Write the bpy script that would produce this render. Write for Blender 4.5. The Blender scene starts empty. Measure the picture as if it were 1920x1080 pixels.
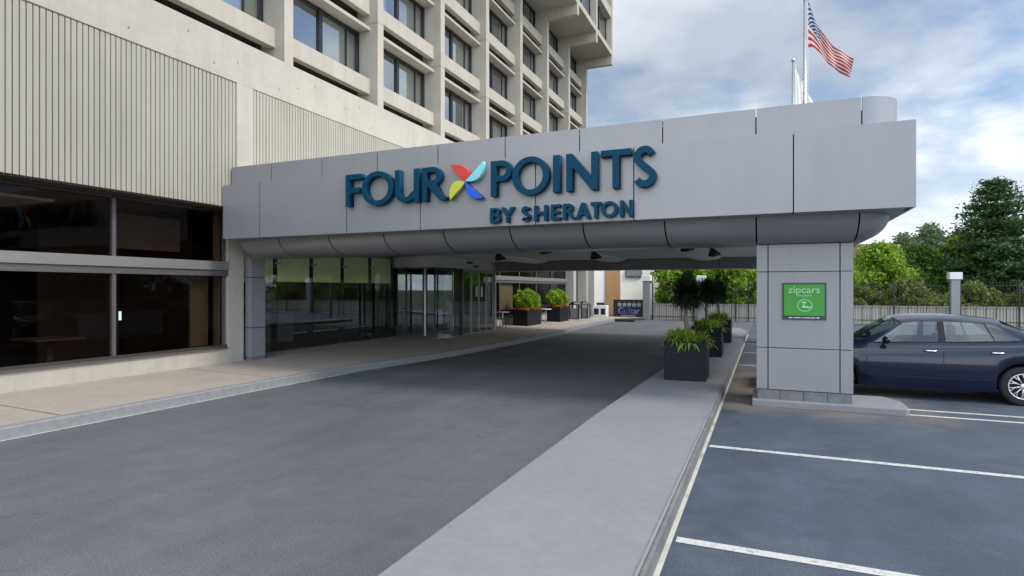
import bpy, math, random
import numpy as np
from mathutils import Vector, Matrix
random.seed(7); rng = np.random.default_rng(7)
S = bpy.context.scene; COL = S.collection
R = math.radians; PI = math.pi

# ------------------------------------------------------------------ materials
def nmat(name):
    m = bpy.data.materials.new(name); m.use_nodes = True
    nt = m.node_tree; b = nt.nodes['Principled BSDF']
    return m, nt, b
def surf(name, col, rough=.6, metal=0, var=.08, scale=3, detail=6, bump=0, bscale=60, spec=.5, stain=None, coat=0, grime=None):
    """base colour with two octaves of noise variation; optional stain colour; optional bump"""
    m, nt, b = nmat(name); N = nt.nodes; L = nt.links
    tc = N.new('ShaderNodeTexCoord')
    n1 = N.new('ShaderNodeTexNoise'); n1.inputs['Scale'].default_value = scale; n1.inputs['Detail'].default_value = detail
    n1.inputs['Roughness'].default_value = .62
    L.new(tc.outputs['Object'], n1.inputs['Vector'])
    r = N.new('ShaderNodeValToRGB'); r.color_ramp.elements[0].position = .3; r.color_ramp.elements[1].position = .7
    r.color_ramp.elements[0].color = tuple(c*(1-var) for c in col)+(1,)
    r.color_ramp.elements[1].color = tuple(min(1, c*(1+var)) for c in col)+(1,)
    L.new(n1.outputs['Fac'], r.inputs['Fac']); out = r.outputs['Color']
    if stain:
        sc, sscale, lo, hi, amt = stain
        n2 = N.new('ShaderNodeTexNoise'); n2.inputs['Scale'].default_value = sscale; n2.inputs['Detail'].default_value = 7
        n2.inputs['Roughness'].default_value = .65
        L.new(tc.outputs['Object'], n2.inputs['Vector'])
        mr = N.new('ShaderNodeMapRange'); mr.inputs['From Min'].default_value = lo; mr.inputs['From Max'].default_value = hi
        mr.inputs['To Max'].default_value = amt
        L.new(n2.outputs['Fac'], mr.inputs['Value'])
        mx = N.new('ShaderNodeMix'); mx.data_type = 'RGBA'; mx.inputs['B'].default_value = sc+(1,)
        L.new(mr.outputs['Result'], mx.inputs['Factor']); L.new(out, mx.inputs['A']); out = mx.outputs['Result']
    L.new(out, b.inputs['Base Color'])
    b.inputs['Roughness'].default_value = rough; b.inputs['Metallic'].default_value = metal
    b.inputs['Specular IOR Level'].default_value = spec
    if coat: b.inputs['Coat Weight'].default_value = coat; b.inputs['Coat Roughness'].default_value = .04
    if bump:
        n3 = N.new('ShaderNodeTexNoise'); n3.inputs['Scale'].default_value = bscale; n3.inputs['Detail'].default_value = 4
        L.new(tc.outputs['Object'], n3.inputs['Vector'])
        bp = N.new('ShaderNodeBump'); bp.inputs['Strength'].default_value = bump; bp.inputs['Distance'].default_value = .02
        L.new(n3.outputs['Fac'], bp.inputs['Height']); L.new(bp.outputs['Normal'], b.inputs['Normal'])
    return m
def glassmat(name, tint, refl=.05, gcol=(.9, .95, 1), power=5):
    m = bpy.data.materials.new(name); m.use_nodes = True; nt = m.node_tree; N = nt.nodes; L = nt.links
    N.remove(N['Principled BSDF']); out = N['Material Output']
    t = N.new('ShaderNodeBsdfTransparent'); t.inputs['Color'].default_value = tint+(1,)
    g = N.new('ShaderNodeBsdfGlossy'); g.inputs['Roughness'].default_value = .015; g.inputs['Color'].default_value = gcol+(1,)
    lw = N.new('ShaderNodeLayerWeight'); lw.inputs['Blend'].default_value = .5
    pw = N.new('ShaderNodeMath'); pw.operation = 'POWER'; pw.inputs[1].default_value = power
    L.new(lw.outputs['Facing'], pw.inputs[0])
    ma = N.new('ShaderNodeMath'); ma.operation = 'MULTIPLY_ADD'; ma.inputs[1].default_value = 1-refl; ma.inputs[2].default_value = refl
    L.new(pw.outputs[0], ma.inputs[0])
    mx = N.new('ShaderNodeMixShader'); L.new(ma.outputs[0], mx.inputs[0]); L.new(t.outputs[0], mx.inputs[1]); L.new(g.outputs[0], mx.inputs[2])
    L.new(mx.outputs[0], out.inputs['Surface'])
    return m
def leafmat(name, col, var=.45, trans=.35):
    m, nt, b = nmat(name); N = nt.nodes; L = nt.links
    g = N.new('ShaderNodeNewGeometry')
    r = N.new('ShaderNodeValToRGB')
    e = r.color_ramp.elements; e[0].position = 0; e[1].position = 1
    e[0].color = tuple(c*(1-var) for c in col)+(1,); e[1].color = (min(1, col[0]*(1+var*1.3)), min(1, col[1]*(1+var)), col[2]*(1+var*.4), 1)
    L.new(g.outputs['Random Per Island'], r.inputs['Fac']); L.new(r.outputs['Color'], b.inputs['Base Color'])
    b.inputs['Roughness'].default_value = .6; b.inputs['Specular IOR Level'].default_value = .3
    tr = N.new('ShaderNodeBsdfTranslucent'); L.new(r.outputs['Color'], tr.inputs['Color'])
    mx = N.new('ShaderNodeMixShader'); mx.inputs[0].default_value = trans
    L.new(b.outputs[0], mx.inputs[1]); L.new(tr.outputs[0], mx.inputs[2]); L.new(mx.outputs[0], N['Material Output'].inputs['Surface'])
    return m
M = {}
M['concrete'] = surf('pale_concrete', (.41, .372, .312), .85, var=.06, scale=1.3, bump=.15, bscale=45, stain=((.34, .31, .26), .9, .58, .85, .25))
M['fin'] = surf('fin_concrete', (.41, .368, .305), .85, var=.07, scale=1.1, bump=.12, bscale=30, stain=((.32, .29, .24), .8, .55, .85, .3))
M['rib'] = surf('ribbed_cladding', (.34, .315, .255), .6, var=.05, scale=.7)
M['groove'] = surf('groove_shadow_gap', (.10, .095, .08), .9)
M['panel'] = surf('silver_grey_panel', (.262, .262, .268), .33, metal=.2, var=.03, scale=.5, stain=((.22, .22, .226), 1.1, .5, .8, .4))
M['gap'] = surf('panel_joint', (.04, .042, .05), .8)
M['soffit'] = surf('soffit_paint', (.80, .80, .77), .7, var=.03)
M['softwhite'] = surf('soffit_beam_white', (.86, .86, .82), .6, var=.02)
M['asphalt'] = surf('drive_asphalt', (.090, .093, .101), .82, var=.2, scale=.35, detail=12, bump=.35, bscale=160, stain=((.128, .131, .139), .22, .45, .75, .75), spec=.35)
M['parkasphalt'] = surf('parking_asphalt', (.052, .066, .088), .72, var=.25, scale=.6, detail=12, bump=.4, bscale=140, stain=((.10, .113, .135), .4, .48, .75, .7), spec=.45)
M['sand'] = surf('sandy_stained_asphalt', (.16, .14, .12), .85, var=.3, scale=1.2, detail=10, stain=((.085, .095, .11), .9, .38, .6, 1))
M['walk'] = surf('sidewalk_concrete', (.335, .29, .24), .85, var=.09, scale=.8, detail=9, bump=.2, bscale=90, stain=((.25, .22, .185), .55, .5, .78, .6))
M['island'] = surf('island_concrete', (.20, .203, .212), .85, var=.05, scale=.9, detail=10, bump=.18, bscale=110, stain=((.165, .167, .173), .7, .5, .8, .45))
M['granite'] = surf('granite_kerb', (.21, .212, .208), .8, var=.14, scale=9, detail=8)
M['paint'] = surf('road_paint', (.47, .47, .44), .8, var=.12, scale=14, detail=8, stain=((.16, .17, .18), 16, .52, .66, .75))
M['kerbface'] = surf('weathered_kerb_face', (.13, .13, .128), .9, var=.25, scale=6, stain=((.22, .215, .2), 2.5, .5, .7, .6))
M['cream'] = surf('cream_kerb_paint', (.48, .46, .40), .8, var=.12, scale=7, stain=((.2, .19, .17), 3.5, .52, .7, .8))
M['bronze'] = surf('bronze_frame', (.10, .085, .075), .35, metal=.6, var=.05)
M['railm'] = surf('anodised_rail', (.28, .275, .25), .4, metal=.5, var=.04)
M['railp'] = surf('mauve_rail', (.13, .115, .115), .45, metal=.4, var=.04)
M['black'] = surf('black_metal', (.012, .012, .014), .4, var=.2)
M['steel'] = surf('brushed_steel', (.42, .42, .41), .3, metal=.8, var=.05)
M['olive'] = surf('olive_curtain', (.16, .17, .11), .9)
M['bandm'] = surf('light_grey_band', (.62, .62, .60), .35, metal=.15, var=.03)
M['white'] = surf('white_paint', (.75, .75, .74), .5, var=.03)
M['teal'] = surf('teal_sign_enamel', (.001, .043, .085), .45, var=.05, spec=.12)
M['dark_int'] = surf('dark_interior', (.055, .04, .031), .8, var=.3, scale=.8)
M['int_wall'] = surf('interior_wall', (.13, .115, .10), .8, var=.1)
M['int_floor'] = surf('interior_floor', (.09, .07, .06), .4, var=.1)
M['blind'] = surf('green_roller_blind', (.97, 1.0, .56), .7, var=.05, scale=2)
M['blind2'] = surf('pale_green_blind', (.6, .75, .58), .7, var=.05)
M['glass_bronze'] = glassmat('bronze_glass', (.44, .36, .30), .022, (.45, .45, .48))
M['glass_clear'] = glassmat('clear_glass', (.94, .98, .94), .13)
M['glass_car'] = glassmat('car_glass', (.60, .72, .70), .07)
M['planter'] = surf('black_planter', (.008, .009, .014), .55, var=.2, spec=.25)
M['soil'] = surf('soil', (.05, .035, .025), .95, var=.3)
M['leaf_fern'] = leafmat('fern_leaf', (.32, .48, .08))
M['leaf_spike'] = leafmat('dracaena_leaf', (.022, .036, .018), trans=.15)
M['leaf_lime'] = leafmat('lime_shrub_leaf', (.24, .40, .04))
M['leaf_maple'] = leafmat('maple_leaf', (.20, .34, .035))
M['leaf_mid'] = leafmat('mid_green_leaf', (.075, .155, .025))
M['leaf_pine'] = leafmat('pine_needles', (.040, .085, .026), trans=.15)
M['leaf_olive'] = leafmat('olive_leaf', (.15, .20, .05))
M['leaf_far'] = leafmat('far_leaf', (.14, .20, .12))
M['flower'] = leafmat('orange_flower', (.55, .17, .02), var=.35)
M['bark'] = surf('bark', (.10, .08, .06), .9, var=.3, scale=9, bump=.5, bscale=25)
M['trunkpale'] = surf('pale_trunk', (.20, .15, .10), .9, var=.25, scale=20)
M['carpaint'] = surf('dark_blue_car_paint', (.003, .007, .024), .3, metal=.2, var=.02, coat=.6, spec=.3)
M['rubber'] = surf('rubber', (.014, .014, .015), .85, var=.2)
M['rim'] = surf('silver_wheel', (.62, .62, .62), .3, metal=.7, var=.03)
M['chrome'] = surf('chrome', (.8, .8, .8), .1, metal=1, var=.01)
M['redlens'] = surf('red_lens', (.3, .01, .01), .15, var=.05, coat=1)
M['clearlens'] = surf('clear_lens', (.6, .62, .65), .1, var=.05, coat=1)
M['seat'] = surf('seat_cloth', (.03, .03, .033), .9, var=.2)
M['fencewall'] = surf('cream_wall_boards', (.50, .475, .40), .8, var=.1, scale=.8, stain=((.28, .26, .22), 1.3, .5, .8, .6))
M['stucco'] = surf('cream_stucco', (.88, .84, .76), .9, var=.03, scale=.7)
M['orange'] = surf('orange_brown_brick', (.44, .24, .10), .85, var=.15, scale=1.4)
M['brick'] = surf('red_brick', (.25, .12, .085), .9, var=.25, scale=3)
M['ground'] = surf('grass_ground', (.05, .07, .025), .95, var=.3, scale=.4)
M['green_sign'] = surf('green_sign_face', (.035, .27, .022), .35, var=.02)
M['navy'] = surf('navy_frame', (.02, .035, .06), .4)
M['signtext'] = surf('sign_white', (.38, .62, .36), .5, var=.02)
M['poly'] = surf('grey_plastic', (.2, .2, .2), .6)
M['red'] = surf('logo_red', (.62, .035, .02), .3); M['yel'] = surf('logo_yellow', (.50, .52, .05), .3)
M['blu'] = surf('logo_blue', (.005, .09, .55), .3); M['cyan'] = surf('logo_cyan', (.22, .62, .66), .3)
M['grit'] = surf('plinth_block', (.16, .16, .165), .9, var=.2, scale=12, bump=.3)
M['mural'] = surf('black_banner', (.012, .013, .014), .6, var=.3)
M['mstar'] = surf('banner_star_grey', (.28, .32, .31), .7, var=.1)
M['mblue'] = surf('banner_blue', (.03, .04, .28), .7); M['mpink'] = surf('banner_pale', (.55, .58, .72), .7); M['mred'] = surf('banner_red', (.5, .18, .22), .7)

# tower glass: coated, mirror-like
def coated(name, base, r):
    m, nt, b = nmat(name); N = nt.nodes; L = nt.links
    b.inputs['Base Color'].default_value = base+(1,); b.inputs['Roughness'].default_value = .06
    g = N.new('ShaderNodeBsdfGlossy'); g.inputs['Color'].default_value = (.8, .86, .9, 1); g.inputs['Roughness'].default_value = .03
    mx = N.new('ShaderNodeMixShader'); mx.inputs[0].default_value = r
    L.new(b.outputs[0], mx.inputs[1]); L.new(g.outputs[0], mx.inputs[2]); L.new(mx.outputs[0], N['Material Output'].inputs['Surface'])
    return m
M['glass_tower'] = glassmat('coated_window_glass', (.62, .64, .6), .33, (.85, .9, .95), 3)
M['glass_trans'] = coated('dark_transom_glass', (.01, .01, .01), .08)
M['curtain'] = surf('window_curtain', (.42, .42, .34), .9)

# concrete block joints for the fence wall / brick handled in materials
def board_mat():
    m = M['fencewall']; nt = m.node_tree; N = nt.nodes; L = nt.links; b = N['Principled BSDF']
    tc = N.new('ShaderNodeTexCoord'); sp = N.new('ShaderNodeSeparateXYZ'); L.new(tc.outputs['Object'], sp.inputs[0])
    ad = N.new('ShaderNodeMath'); ad.operation = 'ADD'; L.new(sp.outputs['X'], ad.inputs[0]); L.new(sp.outputs['Y'], ad.inputs[1])
    mu = N.new('ShaderNodeMath'); mu.operation = 'MULTIPLY'; mu.inputs[1].default_value = 1/.42; L.new(ad.outputs[0], mu.inputs[0])
    fr = N.new('ShaderNodeMath'); fr.operation = 'FRACT'; L.new(mu.outputs[0], fr.inputs[0])
    lt = N.new('ShaderNodeMath'); lt.operation = 'LESS_THAN'; lt.inputs[1].default_value = .1; L.new(fr.outputs[0], lt.inputs[0])
    src = b.inputs['Base Color'].links[0].from_socket
    mx = N.new('ShaderNodeMix'); mx.data_type = 'RGBA'; mx.inputs['B'].default_value = (.16, .15, .13, 1)
    L.new(lt.outputs[0], mx.inputs['Factor']); L.new(src, mx.inputs['A']); L.new(mx.outputs['Result'], b.inputs['Base Color'])
board_mat()
def asphalt_detail(m, crack, dirx=12.):
    nt = m.node_tree; N = nt.nodes; L = nt.links; b = N['Principled BSDF']; tc = N.new('ShaderNodeTexCoord')
    src = b.inputs['Base Color'].links[0].from_socket
    def mr(fac, a, b_, lo, hi):
        q = N.new('ShaderNodeMapRange'); q.inputs['From Min'].default_value = a; q.inputs['From Max'].default_value = b_; q.inputs['To Min'].default_value = lo; q.inputs['To Max'].default_value = hi; L.new(fac, q.inputs['Value']); return q.outputs['Result']
    def mult(c, f):
        q = N.new('ShaderNodeVectorMath'); q.operation = 'SCALE'; L.new(c, q.inputs[0]); L.new(f, q.inputs['Scale']); return q.outputs[0]
    n1 = N.new('ShaderNodeTexNoise'); n1.inputs['Scale'].default_value = 70; n1.inputs['Detail'].default_value = 3; L.new(tc.outputs['Object'], n1.inputs['Vector'])
    c = mult(src, mr(n1.outputs['Fac'], .3, .7, .68, 1.32))
    mp = N.new('ShaderNodeMapping'); mp.inputs['Scale'].default_value = (1.1, .09, 1); mp.inputs['Rotation'].default_value = (0, 0, R(-2 if crack else 88)); L.new(tc.outputs['Object'], mp.inputs[0])
    n2 = N.new('ShaderNodeTexNoise'); n2.inputs['Scale'].default_value = 1.3; n2.inputs['Detail'].default_value = 8; n2.inputs['Roughness'].default_value = .6; L.new(mp.outputs[0], n2.inputs['Vector'])
    c = mult(c, mr(n2.outputs['Fac'], .3, .7, .90, 1.10))
    n5 = N.new('ShaderNodeTexNoise'); n5.inputs['Scale'].default_value = 3.2; n5.inputs['Detail'].default_value = 10; n5.inputs['Roughness'].default_value = .75; L.new(tc.outputs['Object'], n5.inputs['Vector'])
    c = mult(c, mr(n5.outputs['Fac'], .35, .65, .90, 1.10))
    # oil spots
    v = N.new('ShaderNodeTexVoronoi'); v.inputs['Scale'].default_value = .55; L.new(tc.outputs['Object'], v.inputs['Vector'])
    c = mult(c, mr(v.outputs['Distance'], .03, .11, .62, 1))
    # thin cracks
    nz = N.new('ShaderNodeTexNoise'); nz.inputs['Scale'].default_value = 1.6; nz.inputs['Detail'].default_value = 6; L.new(tc.outputs['Object'], nz.inputs['Vector'])
    ad = N.new('ShaderNodeVectorMath'); ad.operation = 'ADD'; L.new(tc.outputs['Object'], ad.inputs[0]); L.new(nz.outputs['Color'], ad.inputs[1])
    v2 = N.new('ShaderNodeTexVoronoi'); v2.feature = 'DISTANCE_TO_EDGE'; v2.inputs['Scale'].default_value = .22; L.new(ad.outputs[0], v2.inputs['Vector'])
    c = mult(c, mr(v2.outputs['Distance'], .0008, .0022, .72, 1))
    L.new(c, b.inputs['Base Color'])
asphalt_detail(M['asphalt'], True); asphalt_detail(M['parkasphalt'], False); 
def sand_stain(m):
    nt = m.node_tree; N = nt.nodes; L = nt.links; b = N['Principled BSDF']; tc = N.new('ShaderNodeTexCoord'); src = b.inputs['Base Color'].links[0].from_socket
    sp = N.new('ShaderNodeSeparateXYZ'); L.new(tc.outputs['Object'], sp.inputs[0])
    def mt(op, a, b_=None, c=None):
        q = N.new('ShaderNodeMath'); q.operation = op
        for i, x in enumerate((a, b_, c)):
            if x is None: continue
            if isinstance(x, (int, float)): q.inputs[i].default_value = x
            else: L.new(x, q.inputs[i])
        return q.outputs[0]
    dx = mt('MAXIMUM', mt('SUBTRACT', mt('ABSOLUTE', mt('SUBTRACT', sp.outputs['X'], .7)), 1.2), 0); dy = mt('MAXIMUM', mt('SUBTRACT', mt('ABSOLUTE', mt('SUBTRACT', sp.outputs['Y'], 13.1)), 2.9), 0)
    d = mt('SQRT', mt('ADD', mt('MULTIPLY', dx, dx), mt('MULTIPLY', dy, dy)))
    n = N.new('ShaderNodeTexNoise'); n.inputs['Scale'].default_value = 1.4; n.inputs['Detail'].default_value = 9; n.inputs['Roughness'].default_value = .65; L.new(tc.outputs['Object'], n.inputs['Vector'])
    e = mt('ADD', d, mt('MULTIPLY', mt('SUBTRACT', n.outputs['Fac'], .5), 2.6))
    q = N.new('ShaderNodeMapRange'); q.inputs['From Min'].default_value = -.25; q.inputs['From Max'].default_value = .65; q.inputs['To Min'].default_value = .8; q.inputs['To Max'].default_value = 0; L.new(e, q.inputs['Value'])
    mx = N.new('ShaderNodeMix'); mx.data_type = 'RGBA'; mx.inputs['B'].default_value = (.175, .145, .115, 1); L.new(q.outputs['Result'], mx.inputs['Factor']); L.new(src, mx.inputs['A']); L.new(mx.outputs['Result'], b.inputs['Base Color'])
sand_stain(M['parkasphalt'])
def speckle(m, sc, lo, hi):
    nt = m.node_tree; N = nt.nodes; L = nt.links; b = N['Principled BSDF']; tc = N.new('ShaderNodeTexCoord'); src = b.inputs['Base Color'].links[0].from_socket
    n1 = N.new('ShaderNodeTexNoise'); n1.inputs['Scale'].default_value = sc; n1.inputs['Detail'].default_value = 8; n1.inputs['Roughness'].default_value = .7; L.new(tc.outputs['Object'], n1.inputs['Vector'])
    q = N.new('ShaderNodeMapRange'); q.inputs['From Min'].default_value = .32; q.inputs['From Max'].default_value = .68; q.inputs['To Min'].default_value = lo; q.inputs['To Max'].default_value = hi; L.new(n1.outputs['Fac'], q.inputs['Value'])
    v = N.new('ShaderNodeVectorMath'); v.operation = 'SCALE'; L.new(src, v.inputs[0]); L.new(q.outputs['Result'], v.inputs['Scale']); L.new(v.outputs[0], b.inputs['Base Color'])
speckle(M['island'], 9, .93, 1.06); speckle(M['walk'], 6, .91, 1.08); speckle(M['concrete'], 6, .95, 1.04)
def streaks(m, amt, sc=(1.6, 1.6, .12)):
    nt = m.node_tree; N = nt.nodes; L = nt.links; b = N['Principled BSDF']; tc = N.new('ShaderNodeTexCoord'); src = b.inputs['Base Color'].links[0].from_socket
    mp = N.new('ShaderNodeMapping'); mp.inputs['Scale'].default_value = sc; L.new(tc.outputs['Object'], mp.inputs[0])
    n1 = N.new('ShaderNodeTexNoise'); n1.inputs['Scale'].default_value = 3; n1.inputs['Detail'].default_value = 8; n1.inputs['Roughness'].default_value = .65; L.new(mp.outputs[0], n1.inputs['Vector'])
    q = N.new('ShaderNodeMapRange'); q.inputs['From Min'].default_value = .45; q.inputs['From Max'].default_value = .75; q.inputs['To Min'].default_value = 1; q.inputs['To Max'].default_value = 1-amt; L.new(n1.outputs['Fac'], q.inputs['Value'])
    v = N.new('ShaderNodeVectorMath'); v.operation = 'SCALE'; L.new(src, v.inputs[0]); L.new(q.outputs['Result'], v.inputs['Scale']); L.new(v.outputs[0], b.inputs['Base Color'])
streaks(M['fin'], .13); streaks(M['rib'], .14); streaks(M['panel'], .05); streaks(M['concrete'], .10)
def brick_mat(m, c1, c2, mort, scale):
    nt = m.node_tree; N = nt.nodes; L = nt.links; b = N['Principled BSDF']
    tc = N.new('ShaderNodeTexCoord'); mp = N.new('ShaderNodeMapping'); mp.inputs['Rotation'].default_value = (R(90), 0, 0)
    L.new(tc.outputs['Object'], mp.inputs[0])
    br = N.new('ShaderNodeTexBrick'); br.inputs['Scale'].default_value = scale
    br.inputs['Color1'].default_value = c1+(1,); br.inputs['Color2'].default_value = c2+(1,); br.inputs['Mortar'].default_value = mort+(1,)
    L.new(mp.outputs[0], br.inputs['Vector']); L.new(br.outputs['Color'], b.inputs['Base Color'])
brick_mat(M['orange'], (.46, .24, .09), (.40, .21, .09), (.36, .25, .15), 3)
brick_mat(M['brick'], (.25, .12, .085), (.20, .10, .07), (.26, .2, .17), 3)

# ------------------------------------------------------------------ mesh helpers
class MB:
    def __init__(s): s.v = []; s.f = []; s.uv = None
    def box(s, x0, x1, y0, y1, z0, z1):
        x0, x1 = sorted((x0, x1)); y0, y1 = sorted((y0, y1)); z0, z1 = sorted((z0, z1))
        n = len(s.v); s.v += [(x0, y0, z0), (x1, y0, z0), (x1, y1, z0), (x0, y1, z0), (x0, y0, z1), (x1, y0, z1), (x1, y1, z1), (x0, y1, z1)]
        s.f += [tuple(n+i for i in q) for q in ((0, 3, 2, 1), (4, 5, 6, 7), (0, 1, 5, 4), (1, 2, 6, 5), (2, 3, 7, 6), (3, 0, 4, 7))]
        return s
    def quad(s, a, b, c, d):
        n = len(s.v); s.v += [a, b, c, d]; s.f.append((n, n+1, n+2, n+3)); return s
    def prism(s, pts, z0, z1):                      # polygon in XY, extruded in z
        n = len(s.v); k = len(pts)
        s.v += [(p[0], p[1], z0) for p in pts]+[(p[0], p[1], z1) for p in pts]
        s.f.append(tuple(n+i for i in reversed(range(k)))); s.f.append(tuple(n+k+i for i in range(k)))
        for i in range(k): j = (i+1) % k; s.f.append((n+i, n+j, n+k+j, n+k+i))
        return s
    def prism_ax(s, pts, a0, a1, ax):               # polygon given in the other two axes, extruded along ax
        n = len(s.v); k = len(pts)
        def mk(p, a):
            return (a, p[0], p[1]) if ax == 'x' else (p[0], a, p[1])
        s.v += [mk(p, a0) for p in pts]+[mk(p, a1) for p in pts]
        s.f.append(tuple(n+i for i in range(k))); s.f.append(tuple(n+k+i for i in reversed(range(k))))
        for i in range(k): j = (i+1) % k; s.f.append((n+j, n+i, n+k+i, n+k+j))
        return s
    def grid(s, P, close=False):                    # P[i][j] rows of points
        n = len(s.v); a = len(P); b = len(P[0])
        for r in P: s.v += [tuple(p) for p in r]
        for i in range(a-1):
            for j in range(b-1 if not close else b):
                jj = (j+1) % b
                s.f.append((n+i*b+j, n+(i+1)*b+j, n+(i+1)*b+jj, n+i*b+jj))
        return s
    def tube(s, pts, rad, k=8, cap=True):
        pts = [Vector(p) for p in pts]; rads = rad if isinstance(rad, (list, tuple)) else [rad]*len(pts)
        rows = []
        for i, p in enumerate(pts):
            d = (pts[min(i+1, len(pts)-1)]-pts[max(i-1, 0)]).normalized()
            u = d.orthogonal().normalized() if abs(d.z) < .99 else Vector((1, 0, 0)); 
            if abs(d.z) < .99: u = d.cross(Vector((0, 0, 1))).normalized()
            w = d.cross(u)
            rows.append([p+(u*math.cos(2*PI*q/k)+w*math.sin(2*PI*q/k))*rads[i] for q in range(k)])
        n = len(s.v); s.grid(rows, True)
        if cap: s.f.append(tuple(n+q for q in range(k))); s.f.append(tuple(n+(len(pts)-1)*k+q for q in reversed(range(k))))
        return s
    def lathe(s, prof, c, axis='z', k=24):          # prof: (r, h)
        rows = []
        for r_, h_ in prof:
            row = []
            for q in range(k):
                a = 2*PI*q/k
                if axis == 'z': row.append((c[0]+r_*math.cos(a), c[1]+r_*math.sin(a), c[2]+h_))
                else: row.append((c[0]+r_*math.cos(a), c[1]+h_, c[2]+r_*math.sin(a)))
            rows.append(row)
        return s.grid(rows, True)
    def build(s, name, mat, parent=None, smooth=False, bevel=0):
        me = bpy.data.meshes.new(name); me.from_pydata(s.v, [], s.f); me.materials.append(mat)
        o = bpy.data.objects.new(name, me); COL.objects.link(o)
        if parent:
            o.parent = parent; o.location = -wloc(parent)
        if smooth: me.polygons.foreach_set('use_smooth', [True]*len(me.polygons))
        if bevel:
            b = o.modifiers.new('bevel', 'BEVEL'); b.width = bevel; b.segments = 2; b.limit_method = 'ANGLE'
        return o
def wloc(o):
    v = Vector(o.location)
    while o.parent: o = o.parent; v += Vector(o.location)
    return v
def tag(o, label=None, cat=None, group=None, kind=None):
    if label: o['label'] = label
    if cat: o['category'] = cat
    if group: o['group'] = group
    if kind: o['kind'] = kind
    return o
def empty(name, loc, label, cat, group=None):
    o = bpy.data.objects.new(name, None); COL.objects.link(o); o.location = loc; o.empty_display_size = .2
    return tag(o, label, cat, group)
def dup(root, loc, rz=0, sc=None, label=None, group=None):
    r = root.copy(); COL.objects.link(r); r.location = loc; r.rotation_euler.z = rz
    if sc: r.scale = sc if isinstance(sc, tuple) else (sc, sc, sc)
    if label: r['label'] = label
    if group: r['group'] = group
    for ch in list(root.children):
        c = ch.copy(); COL.objects.link(c); c.parent = r
        for g in ch.children:
            d = g.copy(); COL.objects.link(d); d.parent = c
    return r
def npmesh(name, V, F, mat, parent=None):
    me = bpy.data.meshes.new(name); nv = len(V); nf = len(F)
    me.vertices.add(nv); me.vertices.foreach_set('co', np.asarray(V, np.float32).ravel())
    k = F.shape[1]; me.loops.add(nf*k); me.loops.foreach_set('vertex_index', F.astype(np.int32).ravel())
    me.polygons.add(nf); me.polygons.foreach_set('loop_start', np.arange(0, nf*k, k, dtype=np.int32))
    try: me.polygons.foreach_set('loop_total', np.full(nf, k, dtype=np.int32))
    except Exception: pass
    me.update(calc_edges=True); me.validate(); me.materials.append(mat)
    o = bpy.data.objects.new(name, me); COL.objects.link(o)
    if parent: o.parent = parent; o.location = -wloc(parent)
    return o
def cards(C, size, elong=1.0, flat=.0):
    """leaf quads (rhombus) at centres C with random orientation; returns V,F"""
    n = len(C); d = rng.normal(size=(n, 3)); d /= np.linalg.norm(d, axis=1)[:, None]
    u = rng.normal(size=(n, 3)); u[:, 2] *= (1-flat); u -= d*(u*d).sum(1)[:, None]; u /= np.linalg.norm(u, axis=1)[:, None]
    w = np.cross(d, u); sz = size*rng.uniform(.5, 1.4, n)[:, None]
    V = np.stack([C-u*sz*elong, C-w*sz*.55, C+u*sz*elong, C+w*sz*.55], 1).reshape(-1, 3)
    F = np.arange(n*4).reshape(-1, 4)
    return V, F

# ------------------------------------------------------------------ camera
cam = bpy.data.objects.new('camera', bpy.data.cameras.new('camera')); COL.objects.link(cam); S.camera = cam
cam.location = (0, 0, 1.9); cam.rotation_euler = (R(90), 0, R(23.3))
cam.data.sensor_width = 36; cam.data.lens = 1103/1920*36; cam.data.shift_y = 2/1920; cam.data.clip_end = 2000; cam.data.clip_start = .05

# ------------------------------------------------------------------ ground
tag(MB().quad((-900, -900, -.03), (900, -900, -.03), (900, 900, -.03), (-900, 900, -.03)).build('ground', M['ground']), kind='structure')
dr = MB(); dr.prism([(-16, -14), (-.64, -14), (-.64, 29), (-.64, 37.2), (-16, 37.2)], -.02, 0)
tag(dr.build('driveway', M['asphalt']), kind='structure')
pk = MB(); pk.prism([(-.64, -14), (27.8, -14), (27.8, 37.2), (-.64, 37.2)], -.02, 0)
tag(pk.build('parking_lot', M['parkasphalt']), kind='structure')
# sidewalk left
kx = [(-8.80, -14), (-8.80, 4), (-8.76, 8), (-8.66, 10.7), (-8.35, 12.8), (-8.08, 14.8), (-7.9, 18.5), (-7.83, 22.0), (-7.86, 23.6), (-8.1, 26), (-8.2, 30), (-8.15, 34.2)]
def walkz(x): return .15+max(0, (-8.8-x))*.019
sw = MB(); rows = []
for (x, y) in kx:
    rows.append([(x-.17, y, .152)]+[(xx, y, walkz(xx)) for xx in (-9.6, -10.4, -11.2, -12.3)])
sw.grid(rows); 
sw.quad((-8.37, 34.2, .152), (-12.3, 34.2, .2), (-12.3, 37, .2), (-6.2, 37, .15))
tag(sw.build('sidewalk', M['walk']), kind='structure')
kb = MB(); rows = []
for (x, y) in kx: rows.append([(x-.17, y, .155), (x-.01, y, .155), (x+.01, y, .14), (x+.015, y, 0)])
kb.grid(rows); tag(kb.build('sidewalk_kerb', M['granite']), kind='structure')
ln = MB(); rows = []
for (x, y) in kx[:4]: rows.append([(x+.017, y, .004), (x+.062, y, .004)])
ln.grid(rows); ln2 = [(x+.0, y) for x, y in kx]
tag(ln.build('kerb_line_marking', M['paint']), kind='structure')
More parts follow.
